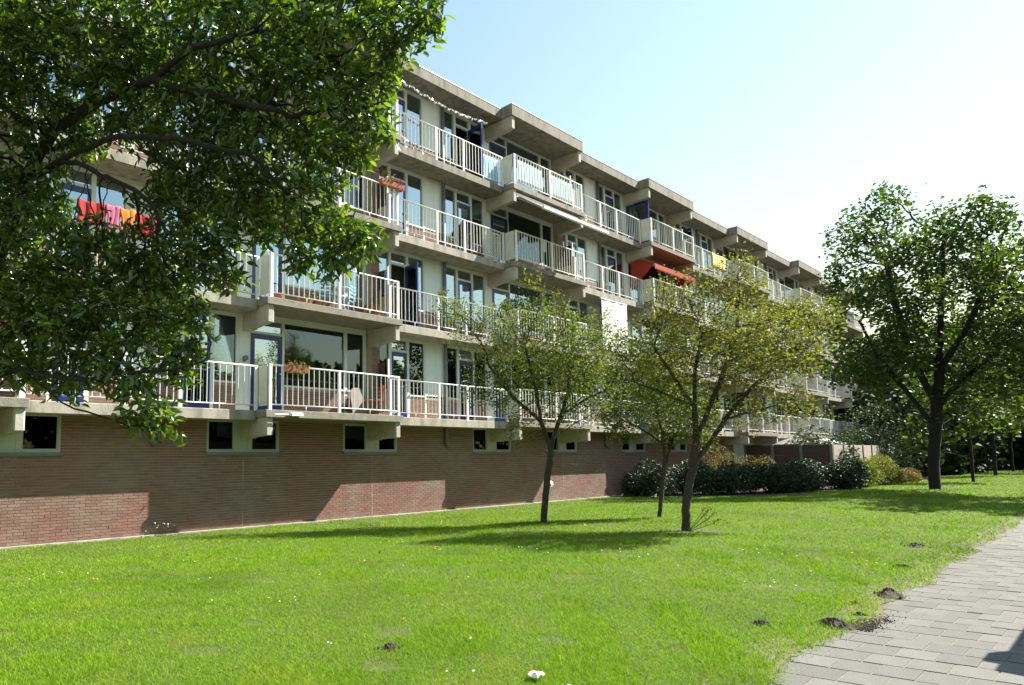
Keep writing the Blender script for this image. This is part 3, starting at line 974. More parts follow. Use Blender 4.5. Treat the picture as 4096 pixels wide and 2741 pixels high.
def clumps(c, r, n, r0, r1, seed, zmin=0):
    """foliage masses: smaller balls spread through an ellipsoid, denser towards its skin"""
    q = random.Random(seed); out = []
    while len(out) < n:
        d = Vector((q.gauss(0, 1), q.gauss(0, 1), q.gauss(0, 1))).normalized() * (q.random() ** .42)
        p = (c[0] + d.x * r[0], c[1] + d.y * r[1], c[2] + d.z * r[2])
        k_ = 1.0 if d.z < .3 else 1 - .25 * (d.z - .3)
        if p[2] < zmin: continue
        out.append((c[0] + d.x * r[0] * k_, c[1] + d.y * r[1] * k_, p[2], q.uniform(r0, r1)))
    return out


# three young thorn trees on the lawn
t, n_ = field_tree('thorn_tree', 'small multi-stemmed tree whose trunk stands before the sunlit brick wall', (5.329, -3.953, 0.198),
    [(5.329, -3.953, 0.153), (5.374, -3.998, 0.736), (5.428, -4.034, 1.31), (5.508, -4.106, 1.902), (5.571, -4.15, 2.261)],
    [[(5.571, -4.15, 2.261), (5.706, -4.285, 2.799), (5.867, -4.419, 3.427), (5.912, -4.419, 4.144)], [(5.508, -4.106, 1.902), (5.329, -3.971, 2.62), (5.194, -3.926, 3.427), (5.06, -3.792, 4.324)], [(5.706, -4.285, 2.799), (6.136, -4.689, 3.158), (6.585, -5.047, 3.427)], [(5.329, -3.971, 2.62), (4.791, -3.523, 3.247), (4.342, -3.164, 4.055)], [(5.571, -4.15, 2.261), (6.046, -4.33, 2.53), (6.495, -4.599, 2.799)]],
    [(5.3, -5.1, 4.0, .8), (5.329, -3.971, 4.234, 1.3), (4.432, -3.343, 4.413, 0.852), (6.226, -4.599, 4.324, 0.987), (4.97, -3.433, 5.041, 0.718), (5.598, -4.24, 5.221, 0.673), (3.894, -2.715, 5.131, 0.628), (3.535, -2.446, 5.579, 0.359), (4.163, -3.074, 3.427, 0.448), (6.854, -5.227, 4.324, 0.538), (5.194, -3.881, 6.028, 0.314), (6.495, -4.958, 3.247, 0.718), (4.522, -3.343, 3.427, 0.628), (5.06, -3.702, 2.62, 0.448), (6.405, -4.958, 5.041, 0.448), (5.688, -4.689, 3.158, 0.807), (4.791, -3.612, 2.261, 0.314), (5.419, -3.433, 3.965, 0.897), (5.508, -5.047, 4.055, 0.807)],
    5600, M['leafT2'], .064, 8, 4, .085, step=.1, infl=1.1, kill=.12, keepf=.78)
counts.append(n_)
t, n_ = field_tree('thorn_tree', 'slender young tree with thin trunk behind the forked tree, in front of the shrubs', (8.089, -5.427, 0.274),
    [(8.089, -5.427, 0.231), (8.158, -5.487, 0.874), (8.235, -5.538, 1.397), (8.261, -5.564, 2.074)],
    [[(8.261, -5.564, 2.074), (8.158, -5.495, 2.675), (8.072, -5.409, 3.361)], [(8.235, -5.538, 1.397), (8.33, -5.667, 1.989), (8.587, -5.838, 2.589), (8.758, -6.01, 3.103)], [(8.261, -5.564, 2.074), (7.815, -5.152, 2.503), (7.386, -4.809, 2.76)]],
    [(8.158, -5.495, 3.189, 0.857), (7.472, -4.895, 2.846, 0.6), (8.844, -6.095, 2.846, 0.643), (8.072, -5.495, 3.961, 0.6), (8.244, -5.581, 2.503, 0.514), (7.386, -4.895, 2.332, 0.343), (9.016, -6.181, 2.246, 0.343)],
    2900, M['leafT2'], .068, 8, 4, .085, step=.1, infl=1.1, kill=.12, rmax=.085)
counts.append(n_)
t, n_ = field_tree('thorn_tree', 'forked lawn tree with the widest yellow-green crown and root shoots at its foot', (5.195, -7.327, 0.335),
    [(5.195, -7.327, 0.293), (5.228, -7.352, 0.83), (5.294, -7.402, 1.284), (5.368, -7.468, 1.656)],
    [[(5.368, -7.468, 1.656), (5.426, -7.517, 2.151), (5.426, -7.517, 2.812), (5.443, -7.559, 3.555), (5.566, -7.683, 4.298)], [(5.368, -7.468, 1.656), (5.649, -7.683, 2.069), (5.897, -7.905, 2.564), (6.227, -8.178, 3.06), (6.722, -8.508, 3.555), (7.218, -8.921, 4.133)], [(5.426, -7.517, 2.812), (5.154, -7.27, 3.39), (4.823, -7.022, 4.051)], [(5.426, -7.517, 2.151), (5.814, -7.848, 3.225), (6.062, -8.054, 4.051), (6.227, -8.178, 4.959)], [(5.897, -7.905, 2.564), (6.475, -8.343, 2.729), (7.053, -8.756, 2.977)], [(5.426, -7.517, 2.812), (4.906, -7.187, 3.06), (4.493, -6.774, 3.307)]],
    [(5.0, -8.7, 3.9, .8), (5.9, -9.0, 4.1, .8), (6.6, -9.3, 4.4, .6), (5.814, -7.848, 4.051, 1.239), (4.988, -7.187, 4.133, 0.826), (6.64, -8.508, 4.051, 0.908), (6.144, -8.095, 5.207, 0.702), (5.319, -7.352, 5.042, 0.619), (4.576, -6.774, 3.638, 0.661), (4.245, -6.526, 4.051, 0.372), (7.548, -9.251, 4.794, 0.33), (7.218, -9.004, 2.729, 0.372), (7.135, -8.839, 4.629, 0.495), (7.301, -9.004, 3.72, 0.413), (6.392, -8.261, 2.895, 0.661), (6.97, -8.756, 2.812, 0.413), (5.071, -7.187, 2.895, 0.619), (5.484, -7.6, 2.482, 0.495), (6.31, -8.261, 5.867, 0.289), (5.979, -7.104, 4.051, 0.908), (5.566, -8.508, 3.968, 0.826), (4.576, -6.774, 2.812, 0.33)],
    6600, M['leafT'], .062, 8, 4, .085, step=.1, infl=1.1, kill=.12, keepf=.78)
counts.append(n_)
# root shoots at the foot of the forked tree
g = MB()
sh = []
for k in range(6):
    a_ = random.uniform(-1.2, 1.2); ln = random.uniform(.25, .62)
    p0 = Vector((5.21, -7.37, .32)); p1 = p0 + Vector((math.cos(a_) * .12 + .2 * random.random(), -.12 - .3 * random.random(), ln * .6)); p2 = p1 + Vector((.12, -.12, ln * .4))
    g.tube([p0, p1, p2], [.006, .004, .002], 4, False)
    for q in range(16): sh.append(tuple(p1.lerp(p2, random.random()) + Vector((random.gauss(0, .02), random.gauss(0, .02), random.gauss(0, .02)))))
shoots = thing('root_shoots', (5.3, -7.5, .335), 'thin leafy shoots springing from the foot of the forked tree', 'plant')
g.build('stem', M['bark'], shoots)
leaves('foliage', np.array(sh), .05, .7, M['leafT'], shoots)

# large maple on the right
t, n_ = field_tree('maple_tree', 'big rounded tree on the right with thick dark trunk and broad crown', (27.4, -7.63, 0.338),
    [(27.4, -7.63, 0.256), (27.449, -7.654, 1.574), (27.573, -7.778, 2.81), (27.696, -7.86, 3.799)],
    [[(27.696, -7.86, 3.799), (27.861, -8.025, 5.282), (28.026, -8.107, 6.929), (28.191, -8.272, 8.989), (28.438, -8.437, 11.049)], [(27.573, -7.778, 2.81), (26.79, -7.119, 4.293), (26.049, -6.46, 5.693), (25.39, -5.965, 7.341)], [(27.696, -7.86, 3.799), (28.685, -8.684, 4.952), (29.674, -9.59, 6.105), (30.498, -10.249, 7.753)], [(27.573, -7.778, 2.81), (28.685, -8.602, 3.551), (30.086, -9.837, 4.211)], [(27.696, -7.86, 3.799), (27.12, -7.283, 5.776), (26.708, -6.954, 7.918), (26.461, -6.789, 9.813)], [(27.861, -8.025, 5.282), (29.015, -7.448, 6.929), (29.427, -7.119, 8.577)], [(27.861, -8.025, 5.282), (27.202, -9.096, 6.929), (26.955, -9.755, 8.577)]],
    clumps((27.9, -8.0, 8.0), (4.1, 4.1, 5.35), 84, .62, 1.05, 3, 3.2),
    9000, M['leafB'], .165, 9, 3, .17, step=.24, infl=2.7, kill=.25, rtip=.010, rmax=.20, barkm=M['bark_dark'], kind='mp', keepf=.72)
counts.append(n_)
t, n_ = field_tree('maple_tree', 'tall tree across the path at the right edge, whose shade crosses the lawn', (26.0, -14.4, .34),
    [(26.0, -14.4, .2), (26.0, -14.4, 2), (25.9, -14.4, 4), (25.9, -14.2, 6), (25.9, -14.1, 9)], [[(25.9, -14.4, 4), (25, -13.4, 5), (24, -12.8, 7)], [(25.9, -14.4, 4), (27, -13.2, 5.5), (28, -12.6, 7.5)]],
    clumps((25.6, -13.9, 7.6), (4.6, 3.3, 3.7), 40, .7, 1.2, 5, 3.6), 2200, M['leafB'], .26, 9, 3, .26, step=.36, infl=3.6, kill=.42, rtip=.013, rmax=.26, barkm=M['bark_dark'], kind='mp')
counts.append(n_)
# trees further along the row
for (x, y, h, r0, lab) in ((37.53, -7.53, 7.4, .085, 'thin trunked young tree, first in the row beyond the big maple'), (50.5, -7.0, 10.8, .215, 'thick trunked tree lit on its right side near the wood'), (62.3, -6.7, 10.8, .215, 'farthest trunk of the tree row against the dark wood')):
    bl = [(x + random.uniform(-1.5, 1.5), y + random.uniform(-2, 2), h * random.uniform(.40, .9), random.uniform(1.0, 1.9) * h / 11) for _ in range(11)]
    t, n_ = field_tree('row_tree', lab, (x, y, gz(y)), [(x, y, .2), (x, y, h * .15), (x + .1, y, h * .3), (x + .1, y + .1, h * .5), (x, y, h * .8)], [], bl, 1100, M['leafB'], .30, 8, 3, .26, step=.4, infl=4, kill=.55, rtip=.012, rmax=r0, barkm=M['bark_dark'], kind='mp', group='trees in the row along the path')
    counts.append(n_)


def leaf_cloud(blobs, n, size, shell=.3):
    return blob_points(blobs, n, shell)


# wood behind the row on the right and across the path
wood = []
for k in range(60):
    x = random.uniform(66, 108); y = random.uniform(-32, 12); h = random.uniform(9, 16)
    for j in range(4): wood.append((x + random.gauss(0, 1.5), y + random.gauss(0, 1.5), h * (.10 + .23 * j), random.uniform(1.8, 3.0)))
for k in range(46):
    x = random.uniform(50, 66); y = random.uniform(-4.6, 5) if k % 3 else random.uniform(-20, -14); h = random.uniform(3, 9)
    for j in range(3): wood.append((x + random.gauss(0, 1), y + random.gauss(0, 1), h * (.15 + .3 * j), random.uniform(1.4, 2.2)))
V, F = leaf_mesh('woodland', blob_points(wood, 120000, .35), .55, .75, None, kind='mp', flat=.4)
wd = tag(place('woodland', np_mesh('woodland', V - np.array((90, 0, 0)), F, M['leafW']), None, (90, 0, 0)), 'dark green wood closing the view at the far right', 'wood', kind='stuff')
far = []
for k in range(40):
    x = random.uniform(-45, 75); y = random.uniform(-50, -38); h = random.uniform(9, 15)
    for j in range(4): far.append((x + random.gauss(0, 1.2), y + random.gauss(0, 1.2), h * (.1 + .26 * j), random.uniform(1.8, 3.0)))
V, F = leaf_mesh('tree_belt', blob_points(far, 60000, .35), .85, .75, None, kind='lo', flat=.4)
tb = tag(place('tree_belt', np_mesh('tree_belt', V - np.array((10, -44, 0)), F, M['leafW']), None, (10, -44, 0)), 'belt of trees across the path, mirrored in the lower windows', 'wood', kind='stuff')

# shrubs in the bed along the building ------------------------------------------
bed = MB()
BEDX = [17.2, 18.6, 19.6, 20.0, 21.7, 26.4, 31.3, 39.5, 48.2, 54]
BEDY = [1.05, .9, -2.2, -3.5, -4.6, -4.75, -4.85, -4.85, -4.7, -4.6]
for x0, x1 in zip(np.arange(17.2, 53.8, .4)[:-1], np.arange(17.2, 53.8, .4)[1:]):
    for q in range(12):
        def yy(x, f):
            e = float(np.interp(x, BEDX, BEDY)); return 1.15 + (e - 1.15) * f
        P4 = [(x0, yy(x0, q / 12)), (x0, yy(x0, (q + 1) / 12)), (x1, yy(x1, (q + 1) / 12)), (x1, yy(x1, q / 12))]
        bed.quad(*[(x, y, gz(y) + .008) for x, y in P4])
bed2 = MB(); [bed2.quad((65, ya, gz(ya) + .008), (200, ya, gz(ya) + .008), (200, yb, gz(yb) + .008), (65, yb, gz(yb) + .008)) for ya, yb in zip(ys[:-1], ys[1:])]; tag(bed2.build('wood_floor', M['soil'], None), kind='structure')
tag(bed.build('planting_bed', M['soil'], None), kind='structure')


def shrub(label, x, y, rx, ry, h, n, leafm, size, group='shrubs in the bed beside the building', name='shrub', low=.02):
    z0 = gz(y)
    t = thing(name, (x, y, z0), label, 'shrub', group)
    bl = []
    for k in range(16):
        a_ = random.uniform(0, 6.28); q = math.sqrt(random.random())
        rr = random.uniform(.26, .42) * h
        bl.append((x + math.cos(a_) * rx * q * .85, y + math.sin(a_) * ry * q * .85, max(rr * .8, h * (1 - .45 * q * q) * random.uniform(.45, .92) - rr * .3), rr))
    att_ = blob_points(bl, n, .45)
    att_[:, 2] = np.maximum(att_[:, 2], low) + z0
    g = MB()
    for k in range(14):
        b_ = random.choice(bl)
        g.tube([(x + random.gauss(0, .12), y + random.gauss(0, .12), z0 - .02), ((x + b_[0]) / 2, (y + b_[1]) / 2, z0 + b_[2] * .55), (b_[0], b_[1], z0 + b_[2])], [.022, .014, .006], 5, False)
    g.build('stem', M['bark_dark'], t)
    leaves('foliage', att_, size, .42 if leafm is M['leafS'] else .6, leafm, t, droop=.05, flat=.35)
    return t


SH = [('low rounded dark shrub closest to the brick wall corner', 19.52, 0.41, 1.5, 0.75, 1.45, 'leafS'),
      ('dark glossy shrub behind the slender tree trunk', 21.2, -0.42, 1.18, 0.99, 1.53, 'leafS'),
      ('dark glossy shrub right of the forked tree trunk', 21.72, -2.09, 1.14, 0.95, 1.43, 'leafS'),
      ('pale-topped dark shrub at the middle of the bed front', 22.62, -3.05, 1.2, 0.92, 1.43, 'leafS'),
      ('broad dark shrub below the brown fence post', 24.37, -3.32, 1.28, 0.92, 1.33, 'leafS'),
      ('dark shrub standing before the corner of the fence', 26.42, -3.46, 1.18, 0.82, 1.37, 'leafS'),
      ('yellowing bush behind the dark shrubs, left of two', 25.76, 0.01, 1.49, 0.89, 1.89, 'leafY'),
      ('yellowing bush behind the dark shrubs, right of two', 28.68, -0.61, 1.38, 0.89, 1.77, 'leafY'),
      ('dark shrub hiding the foot of the first pale panels', 27.24, -4.72, 1.05, 0.53, 1.31, 'leafS'),
      ('loose green bush in front of the pale fence panels', 29.46, -4.84, 1.13, 0.52, 1.18, 'leafT2'),
      ('yellow-green bush at the right end of the pale fence', 32.52, -4.84, 1.57, 0.52, 1.4, 'leafT'),
      ('low dry-looking ground bush left of the big trunk', 36.72, -4.95, 2.09, 0.52, 0.83, 'leafY'),
      ('grey-green bushy shrub above the fence corner', 34.1, -1.81, 1.53, 1.15, 2.97, 'leafG'),
      ('silver-leaved bush rising beside the blue cover', 42.67, -2.5, 1.69, 1.22, 4.32, 'leafG'),
      ('tall dark bush below the far end of the flats', 47.81, -2.23, 2.08, 1.42, 5.68, 'leafW')]
for lab, x, y, rx, ry, h, lm in SH:
    big = h > 2.5
    shrub(lab, x, y, rx, ry, h, 7000 if big else 6500, M[lm], .13 if lm == 'leafS' else (.17 if big else .085))

# ------------------------------------------------------------------ grass blades
def blades(n, r0, r1, hgt, wid):
    """mown blades, thinning out and coarsening with the distance from the viewpoint"""
    r_ = np.exp(rng.uniform(math.log(r0), math.log(r1), n)); a_ = rng.uniform(.0, 1.62, n)
    x, y = CAM.x + r_ * np.sin(a_), CAM.y + r_ * np.cos(a_)
    k = lawn_ok(x, y)
    x, y, r_ = x[k], y[k], r_[k]; n = len(x)
    cl = .75 + .5 * (np.sin(x * 2.1 + 3 * np.sin(y * .9)) * np.sin(y * 2.7 + 2 * np.sin(x * 1.2)) > .35)
    h = hgt * rng.uniform(.5, 1.3, n) * (1 + r_ * .012) * cl; a_ = rng.uniform(0, 2 * np.pi, n); w_ = wid * (r_ / 5) ** .85 * rng.uniform(.7, 1.3, n)
    lean = rng.normal(0, .75, (n, 2)) * h[:, None]
    z0 = GH(y) + np.where(y < PY1 + .42, .016, 0)      # tufts rooted on the worn verge
    b0 = np.stack([x - np.cos(a_) * w_ / 2, y - np.sin(a_) * w_ / 2, z0], 1)
    b1 = np.stack([x + np.cos(a_) * w_ / 2, y + np.sin(a_) * w_ / 2, z0], 1)
    tp = np.stack([x + lean[:, 0], y + lean[:, 1], z0 + h], 1)
    return np.stack([b0, b1, tp], 1).reshape(-1, 3)


def lawn_ok(x, y):
    edge = PY1 - .0072 * (3 - x) + .04 * np.sin(x * 2.1) + .03 * np.sin(x * 5.0 + 1) - .035 + .02 * np.sin(x * 6.3)
    ok = (y > edge + rng.normal(0, .045, len(x))) & (y < W - .14)
    # view wedge only
    dx, dy = x - CAM.x, y - CAM.y
    ok &= (dx > dy * .20) & (dy > .7) & (x < 75)
    # bare, worn patches
    pt_ = np.sin(x * 1.9 + 1.3 * np.sin(y * 1.1)) * np.sin(y * 2.3 + 1.7 * np.sin(x * .8)) + .35 * np.sin(x * 5.1 + y * 3.7)
    ok &= ~((pt_ > 1.08) & (rng.random(len(x)) < .7))
    d3 = (x - 5.3) ** 2 + (y + 7.5) ** 2
    ok &= ~((d3 < .30) & (rng.random(len(x)) < .75))
    # planting bed
    bx = np.interp(x, BEDX, BEDY) + .06 * np.sin(x * 3)
    ok &= ~((x > 17.2) & (y > bx))
    return ok


Vs = [blades(1150000, 3.6, 75, .030, .0050)]
V = np.concatenate(Vs); F = np.arange(len(V)).reshape(-1, 3)
tag(place('grass', np_mesh('grass', V, F, M['blade']), None, (0, 0, 0)), 'short bright green lawn grass', 'grass', kind='stuff')
print('LEAVES', NL, counts, 'grass', len(F))

# unseen dark asphalt added across the path to cut light bounced by grass
g = MB(); g.quad((-120, -34, .345), (200, -34, .345), (200, -15.4, .345), (-120, -15.4, .345))
tag(g.build('added_road', mat('asphalt', (.055, .055, .058), .9, scale=3, col2=(.045, .045, .047), bump=.4), None), kind='structure')

# ------------------------------------------------------------------ garden fence and things behind it
def fence(name, label, p0, p1, h, n, slabs, mpan, mpost):
    p0, p1 = Vector(p0), Vector(p1)
    d = (p1 - p0) / n; ang = math.atan2(d.y, d.x); ln = d.length
    f = thing(name, tuple(p0), label, 'fence')
    pm = MB(); pm.cbox(-.065, .065, -.065, .065, -.1, h + .06, .015); pme = pm.mesh('post', mpost)
    for k in range(n + 1): place('post', pme, f, tuple(p0 + d * k), (0, 0, ang))
    sm = MB(); sh_ = h / slabs
    sm.cbox(.067, ln - .067, -.022, .022, .004, sh_ - .004, .012); sme = sm.mesh('panel', mpan)
    for k in range(n):
        for j in range(slabs): place('panel', sme, f, tuple(p0 + d * k + Vector((0, 0, .03 + j * sh_))), (0, 0, ang))
    return f


fence('garden_fence', 'dark brown panel fence in shade, running out from the building', (32, 1.0, 0), (32, -3.0, 0), 2.2, 3, 4, M['fencebrown'], M['fencepost'])
fence('garden_fence', 'pale panel fence catching the sun behind the shrubs', (32.15, -3.0, 0), (45.2, -3.0, 0), 2.2, 7, 3, M['fencepale'], M['fencepost'])


def parasol(label, x, y, r, z0, z1, m):
    t = thing('garden_parasol', (x, y, 0), label, 'parasol', 'parasols in the fenced gardens')
    g = MB(); g.lathe((x, y, 0), [(.04, z1 + .08), (.05, z1), (r * .5, (z0 + z1) / 2 + .04), (r, z0), (r, z0 - .12), (r * .99, z0 - .12), (r * .98, z0 - .01), (.04, z1 - .03)], 8); g.build('canopy', m, t)
    g = MB(); g.tube([(x, y, 0), (x, y, z1)], .022, 8); g.build('pole', M['white'], t)
    g = MB(); g.lathe((x, y, 0), [(.25, 0), (.25, .06), (.05, .1)], 12); g.build('foot', M['concrete'], t)


parasol('grey garden parasol showing above the brown fence', 34.6, -.6, 1.1, 2.28, 2.66, M['concrete2'])
parasol('pale parasol above the corner of the fence', 38.6, -1.0, 1.0, 2.34, 2.66, M['sidepanel'])
dm = thing('domed_cover', (44.6, -1.6, 0), 'blue rounded cover peeping over the pale fence', 'cover')
g = MB(); g.lathe((44.6, -1.6, 0), [(1.15, 0), (1.15, 1.9), (1.1, 2.25), (.9, 2.5), (.55, 2.66), (.1, 2.72)], 20); g.build('shell', M['dome'], dm, smooth=True)
g = MB(); g.lathe((44.6, -1.6, 0), [(1.18, .02), (1.18, .12), (1.16, .14)], 20); g.build('rim', M['white'], dm)

# unseen stand-in wall to the right, shaped so its shadow lies on the paving
gw = thing('stand_in_wall', (6, -13.5, .34), 'unseen stand-in wall right of the path, shaped for its shadow on the paving', 'wall')
g = MB(); g.box(.19, 12, -13.58, -13.405, .3, 2.28); g.build('wall_body', M['bricktex'], gw)
g = MB(); g.box(.17, 12.02, -13.60, -13.40, 2.281, 2.34); g.build('coping', M['concrete'], gw)
g = MB(); g.box(.60, .90, -13.62, -13.395, 2.341, 2.53); g.build('pillar_cap', M['concrete'], gw)  # raised block added for the bump in that shadow

# ------------------------------------------------------------------ awnings and screens
aw = thing('awning', (12.2, 0, 10), 'white awning hanging half open below the top balcony', 'awning')
g = MB(); g.box(10.2, 14.1, .09, .20, 10.76, 10.90); g.build('cassette', M['white'], aw)
g = MB(); g.cbox(10.1, 14.25, -1.06, -.96, 9.98, 10.08, .015); g.build('front_bar', M['white'], aw)
g = MB(); g.quadbox(((10.3, -.97, 10.05), (14.0, -.97, 10.05), (14.0, .1, 10.80), (10.3, .1, 10.80), (10.3, -.97, 10.055), (14.0, -.97, 10.055), (14.0, .1, 10.805), (10.3, .1, 10.805))); g.build('fabric', M['concrete'], aw)  # concrete grey puts the underside's shade into the white fabric's colour
for x0, xm in ((10.5, 11.3), (13.8, 13.0)):
    g = MB(); g.tube([(x0, .1, 10.74), (xm, -.45, 10.36), (x0 + (.1 if x0 < 12 else -.1), -.97, 10.02)], .022, 6); g.build('folding_arm', M['white'], aw)

ra = thing('awning', (22, .5, 10), 'red awning with scalloped edge over a third floor balcony', 'awning')
g = MB(); g.quadbox(((20.05, .02, 10.18), (24.1, .02, 10.18), (24.1, 1.0, 10.72), (20.05, 1.0, 10.72), (20.05, .02, 10.19), (24.1, .02, 10.19), (24.1, 1.0, 10.73), (20.05, 1.0, 10.73))); g.build('fabric', M['awnred'], ra)
g = MB()
for k in range(27):
    x = 20.05 + k * .15
    g.quadbox(((x, .0, 9.98), (x + .15, .0, 9.98), (x + .15, .012, 9.98), (x, .012, 9.98), (x, .0, 10.19), (x + .15, .0, 10.19), (x + .15, .012, 10.19), (x, .012, 10.19)))
    g.quad((x, .006, 9.98), (x + .075, .006, 9.93), (x + .15, .006, 9.98))
g.build('valance', M['awnred'], ra)
for x in (20.055, 24.08):
    g = MB(); g.v += [(x, .05, 10.16), (x, 1.1, 10.74), (x, 1.1, 9.15), (x + .012, .05, 10.16), (x + .012, 1.1, 10.74), (x + .012, 1.1, 9.15)]; g.f += [(0, 1, 2), (5, 4, 3), (0, 3, 4, 1), (1, 4, 5, 2), (2, 5, 3, 0)]; g.m += [0] * 5; g.build('side_wing', M['awnred'], ra)
for x in (20.1, 24.05):
    g = MB(); g.tube([(x, 1.05, 9.7), (x, .05, 10.17)], .02, 6); g.build('arm', M['white'], ra)

bs = thing('sun_blind', (17.1, .4, 6), 'white cloth blind let down over a second floor balcony', 'blind')
g = MB(); nx = 14
for k in range(nx):
    x0, x1 = 16.15 + 2.0 * k / nx, 16.15 + 2.0 * (k + 1) / nx
    ya, yb = .40 + .015 * math.sin(k * 1.3), .40 + .015 * math.sin((k + 1) * 1.3)
    g.quadbox(((x0, ya, 6.05), (x1, yb, 6.05), (x1, yb + .006, 6.05), (x0, ya + .006, 6.05), (x0, ya, 8.05), (x1, yb, 8.05), (x1, yb + .006, 8.05), (x0, ya + .006, 8.05)))
g.build('cloth', M['paper'], bs)
g = MB(); g.tube([(16.1, .42, 8.09), (18.2, .42, 8.09)], .04, 8); g.build('roller', M['white'], bs)
g = MB(); g.tube([(16.13, .405, 6.03), (18.17, .405, 6.03)], .016, 6); g.build('weight_bar', M['white'], bs)


def cloth_sheet(name, label, cat, x0, x1, y, z0, z1, m, amp=.015, freq=9, group=None, over=0):
    """hanging cloth with folds; 'over' folds it over a rail"""
    n = max(8, int((x1 - x0) * 26)); rows = 6
    v = []
    prof = []
    if over: prof = [(y + .055, z1 - .18), (y + .05, z1 - .02), (y + .02, z1 + .012), (y - .02, z1)]
    for r_ in range(rows + 1): prof.append((y - .03, z1 - .03 - (z1 - .03 - z0) * r_ / rows))
    g = MB(); base_ = len(g.v)
    for i_ in range(n + 1):
        t_ = i_ / n
        for j, (yy, zz) in enumerate(prof):
            a_ = amp * (j / len(prof)) * 1.6
            g.v.append((x0 + (x1 - x0) * t_ + .02 * math.sin(j * 1.1 + t_ * 3), yy - a_ * (1 + math.sin(t_ * freq * 2 + .8 * math.sin(t_ * 17))), zz + .02 * math.sin(t_ * 5 + j)))
    m_ = len(prof)
    for i_ in range(n):
        for j in range(m_ - 1):
            g.f.append((i_ * m_ + j, i_ * m_ + j + 1, (i_ + 1) * m_ + j + 1, (i_ + 1) * m_ + j)); g.m.append(0)
    o = g.build(name, m, None, smooth=True)
    md = o.modifiers.new('thick', 'SOLIDIFY'); md.thickness = .006
    return tag(o, label, cat, group)


cloth_sheet('towel', 'yellow patterned cloth hung over a top floor rail', 'towel', 27.5, 29.2, REC + .06, 11.5, 12.27, M['yellow'], over=1)
for lab, x0, x1, m in (('crimson cloth airing at the left on a second floor rail', -4.35, -3.75, 'red'), ('pink cloth airing between crimson and orange cloths', -3.75, -3.45, 'pink'), ('orange cloth airing on a second floor rail', -3.45, -3.12, 'orange'), ('scarlet cloth airing right of the orange cloth', -3.10, -2.6, 'red')):
    cloth_sheet('blanket', lab, 'blanket', x0, x1, REC + .04, 6.62, 7.12 + random.uniform(-.04, .04), M[m], amp=.03, over=1)
for lab, x0, x1 in (('shiny crumpled clear sheet behind top floor balcony bars, left half', 10.25, 11.75), ('shiny crumpled clear sheet behind top floor balcony bars, right half', 12.3, 13.7)):
    cloth_sheet('plastic_sheet', lab, 'sheet', x0, x1, .12, 11.32, 12.16, M['sheet'], amp=.004, freq=4)
cloth_sheet('plastic_sheet', 'pale blue sheet tied behind the rail of a top floor balcony', 'sheet', 8.95, 9.75, REC + .13, 11.18, 12.18, M['tarp'], amp=.01)

lt = thing('trellis', (9.4, REC + .12, 8.45), 'white lattice trellis behind a third floor railing', 'trellis')
g = MB()
for k in range(15):
    for sgn in (-1, 1):
        c = -.55 + k * .1
        p = []
        for t_ in (0, 1):
            pass
        x0 = 9.0 + c if sgn > 0 else 9.8 - c
        a_ = Vector((x0, REC + .12 + .008 * sgn, 8.5)); b_ = a_ + Vector((.9 * sgn, 0, .9))
        # clip to the frame 9.0 .. 9.8
        def clip(a_, b_):
            d_ = b_ - a_; t0, t1 = 0., 1.
            if abs(d_.x) > 1e-6:
                ta, tb_ = sorted(((9.0 - a_.x) / d_.x, (9.8 - a_.x) / d_.x)); t0, t1 = max(t0, ta), min(t1, tb_)
            return (a_ + d_ * t0, a_ + d_ * t1) if t1 - t0 > .03 else None
        r_ = clip(a_, b_)
        if r_:
            g2 = MB(); g2.tube(r_, .012, 4); g2.build('slat', M['rail'], lt)
g = MB()
for q in ((9.0, 9.03, 8.48, 9.42), (9.77, 9.8, 8.48, 9.42), (9.03, 9.77, 8.48, 8.51), (9.03, 9.77, 9.39, 9.42)): g.box(q[0], q[1], REC + .1, REC + .14, q[2], q[3])
g.build('frame', M['rail'], lt)

# ------------------------------------------------------------------ balcony furniture and plants
def chair(label, x, y, z, rz, m, group='chairs on the balconies', high=.86):
    t = thing('chair', (x, y, z), label, 'chair', group)
    t.rotation_euler = (0, 0, rz)
    def part(nm, mb):
        o = bpy.data.objects.new(nm, mb.mesh(nm, m)); col.objects.link(o); o.parent = t
    part('seat', MB().cbox(-.21, .21, -.21, .21, .42, .45, .01))
    b_ = MB()
    for zz in (.52, .62, .72, .80): b_.box(-.20, .20, .20 + (zz - .45) * .12, .22 + (zz - .45) * .12, zz, zz + .06)
    b_.box(-.21, -.18, .19, .24, .45, high); b_.box(.18, .21, .19, .24, .45, high)
    part('backrest', b_)
    for sx in (-1, 1):
        for sy in (-1, 1):
            part('leg', MB().tube([(sx * .18, sy * .17, .42), (sx * .20, sy * .22, 0)], .014, 6))


def table(label, x, y, z, m):
    t = thing('table', (x, y, z), label, 'table')
    MB().lathe((x, y, z), [(.30, .70), (.31, .71), (.31, .725), (.29, .73)], 18).build('table_top', m, t)
    for a_ in (0, 2.1, 4.2):
        MB().tube([(x + .05 * math.cos(a_), y + .05 * math.sin(a_), z + .70), (x + .24 * math.cos(a_), y + .24 * math.sin(a_), z)], .012, 6).build('leg', m, t)


def pot(label, x, y, z, r, h, lm=None, n=40):
    t = thing('flower_pot', (x, y, z), label, 'pot', 'pots on the balcony floor')
    MB().lathe((x, y, z), [(r * .7, 0), (r, h * .9), (r * 1.08, h * .9), (r * 1.08, h), (r * .9, h), (r * .9, h - .02)], 12).build('pot_body', M['terracotta'], t)
    if lm:
        at_ = rng.normal(0, 1, (n, 3)) * (r * .8, r * .8, .06) + (x, y, z + h + .08)
        leaves('foliage', at_, .08, .5, M[lm], t)


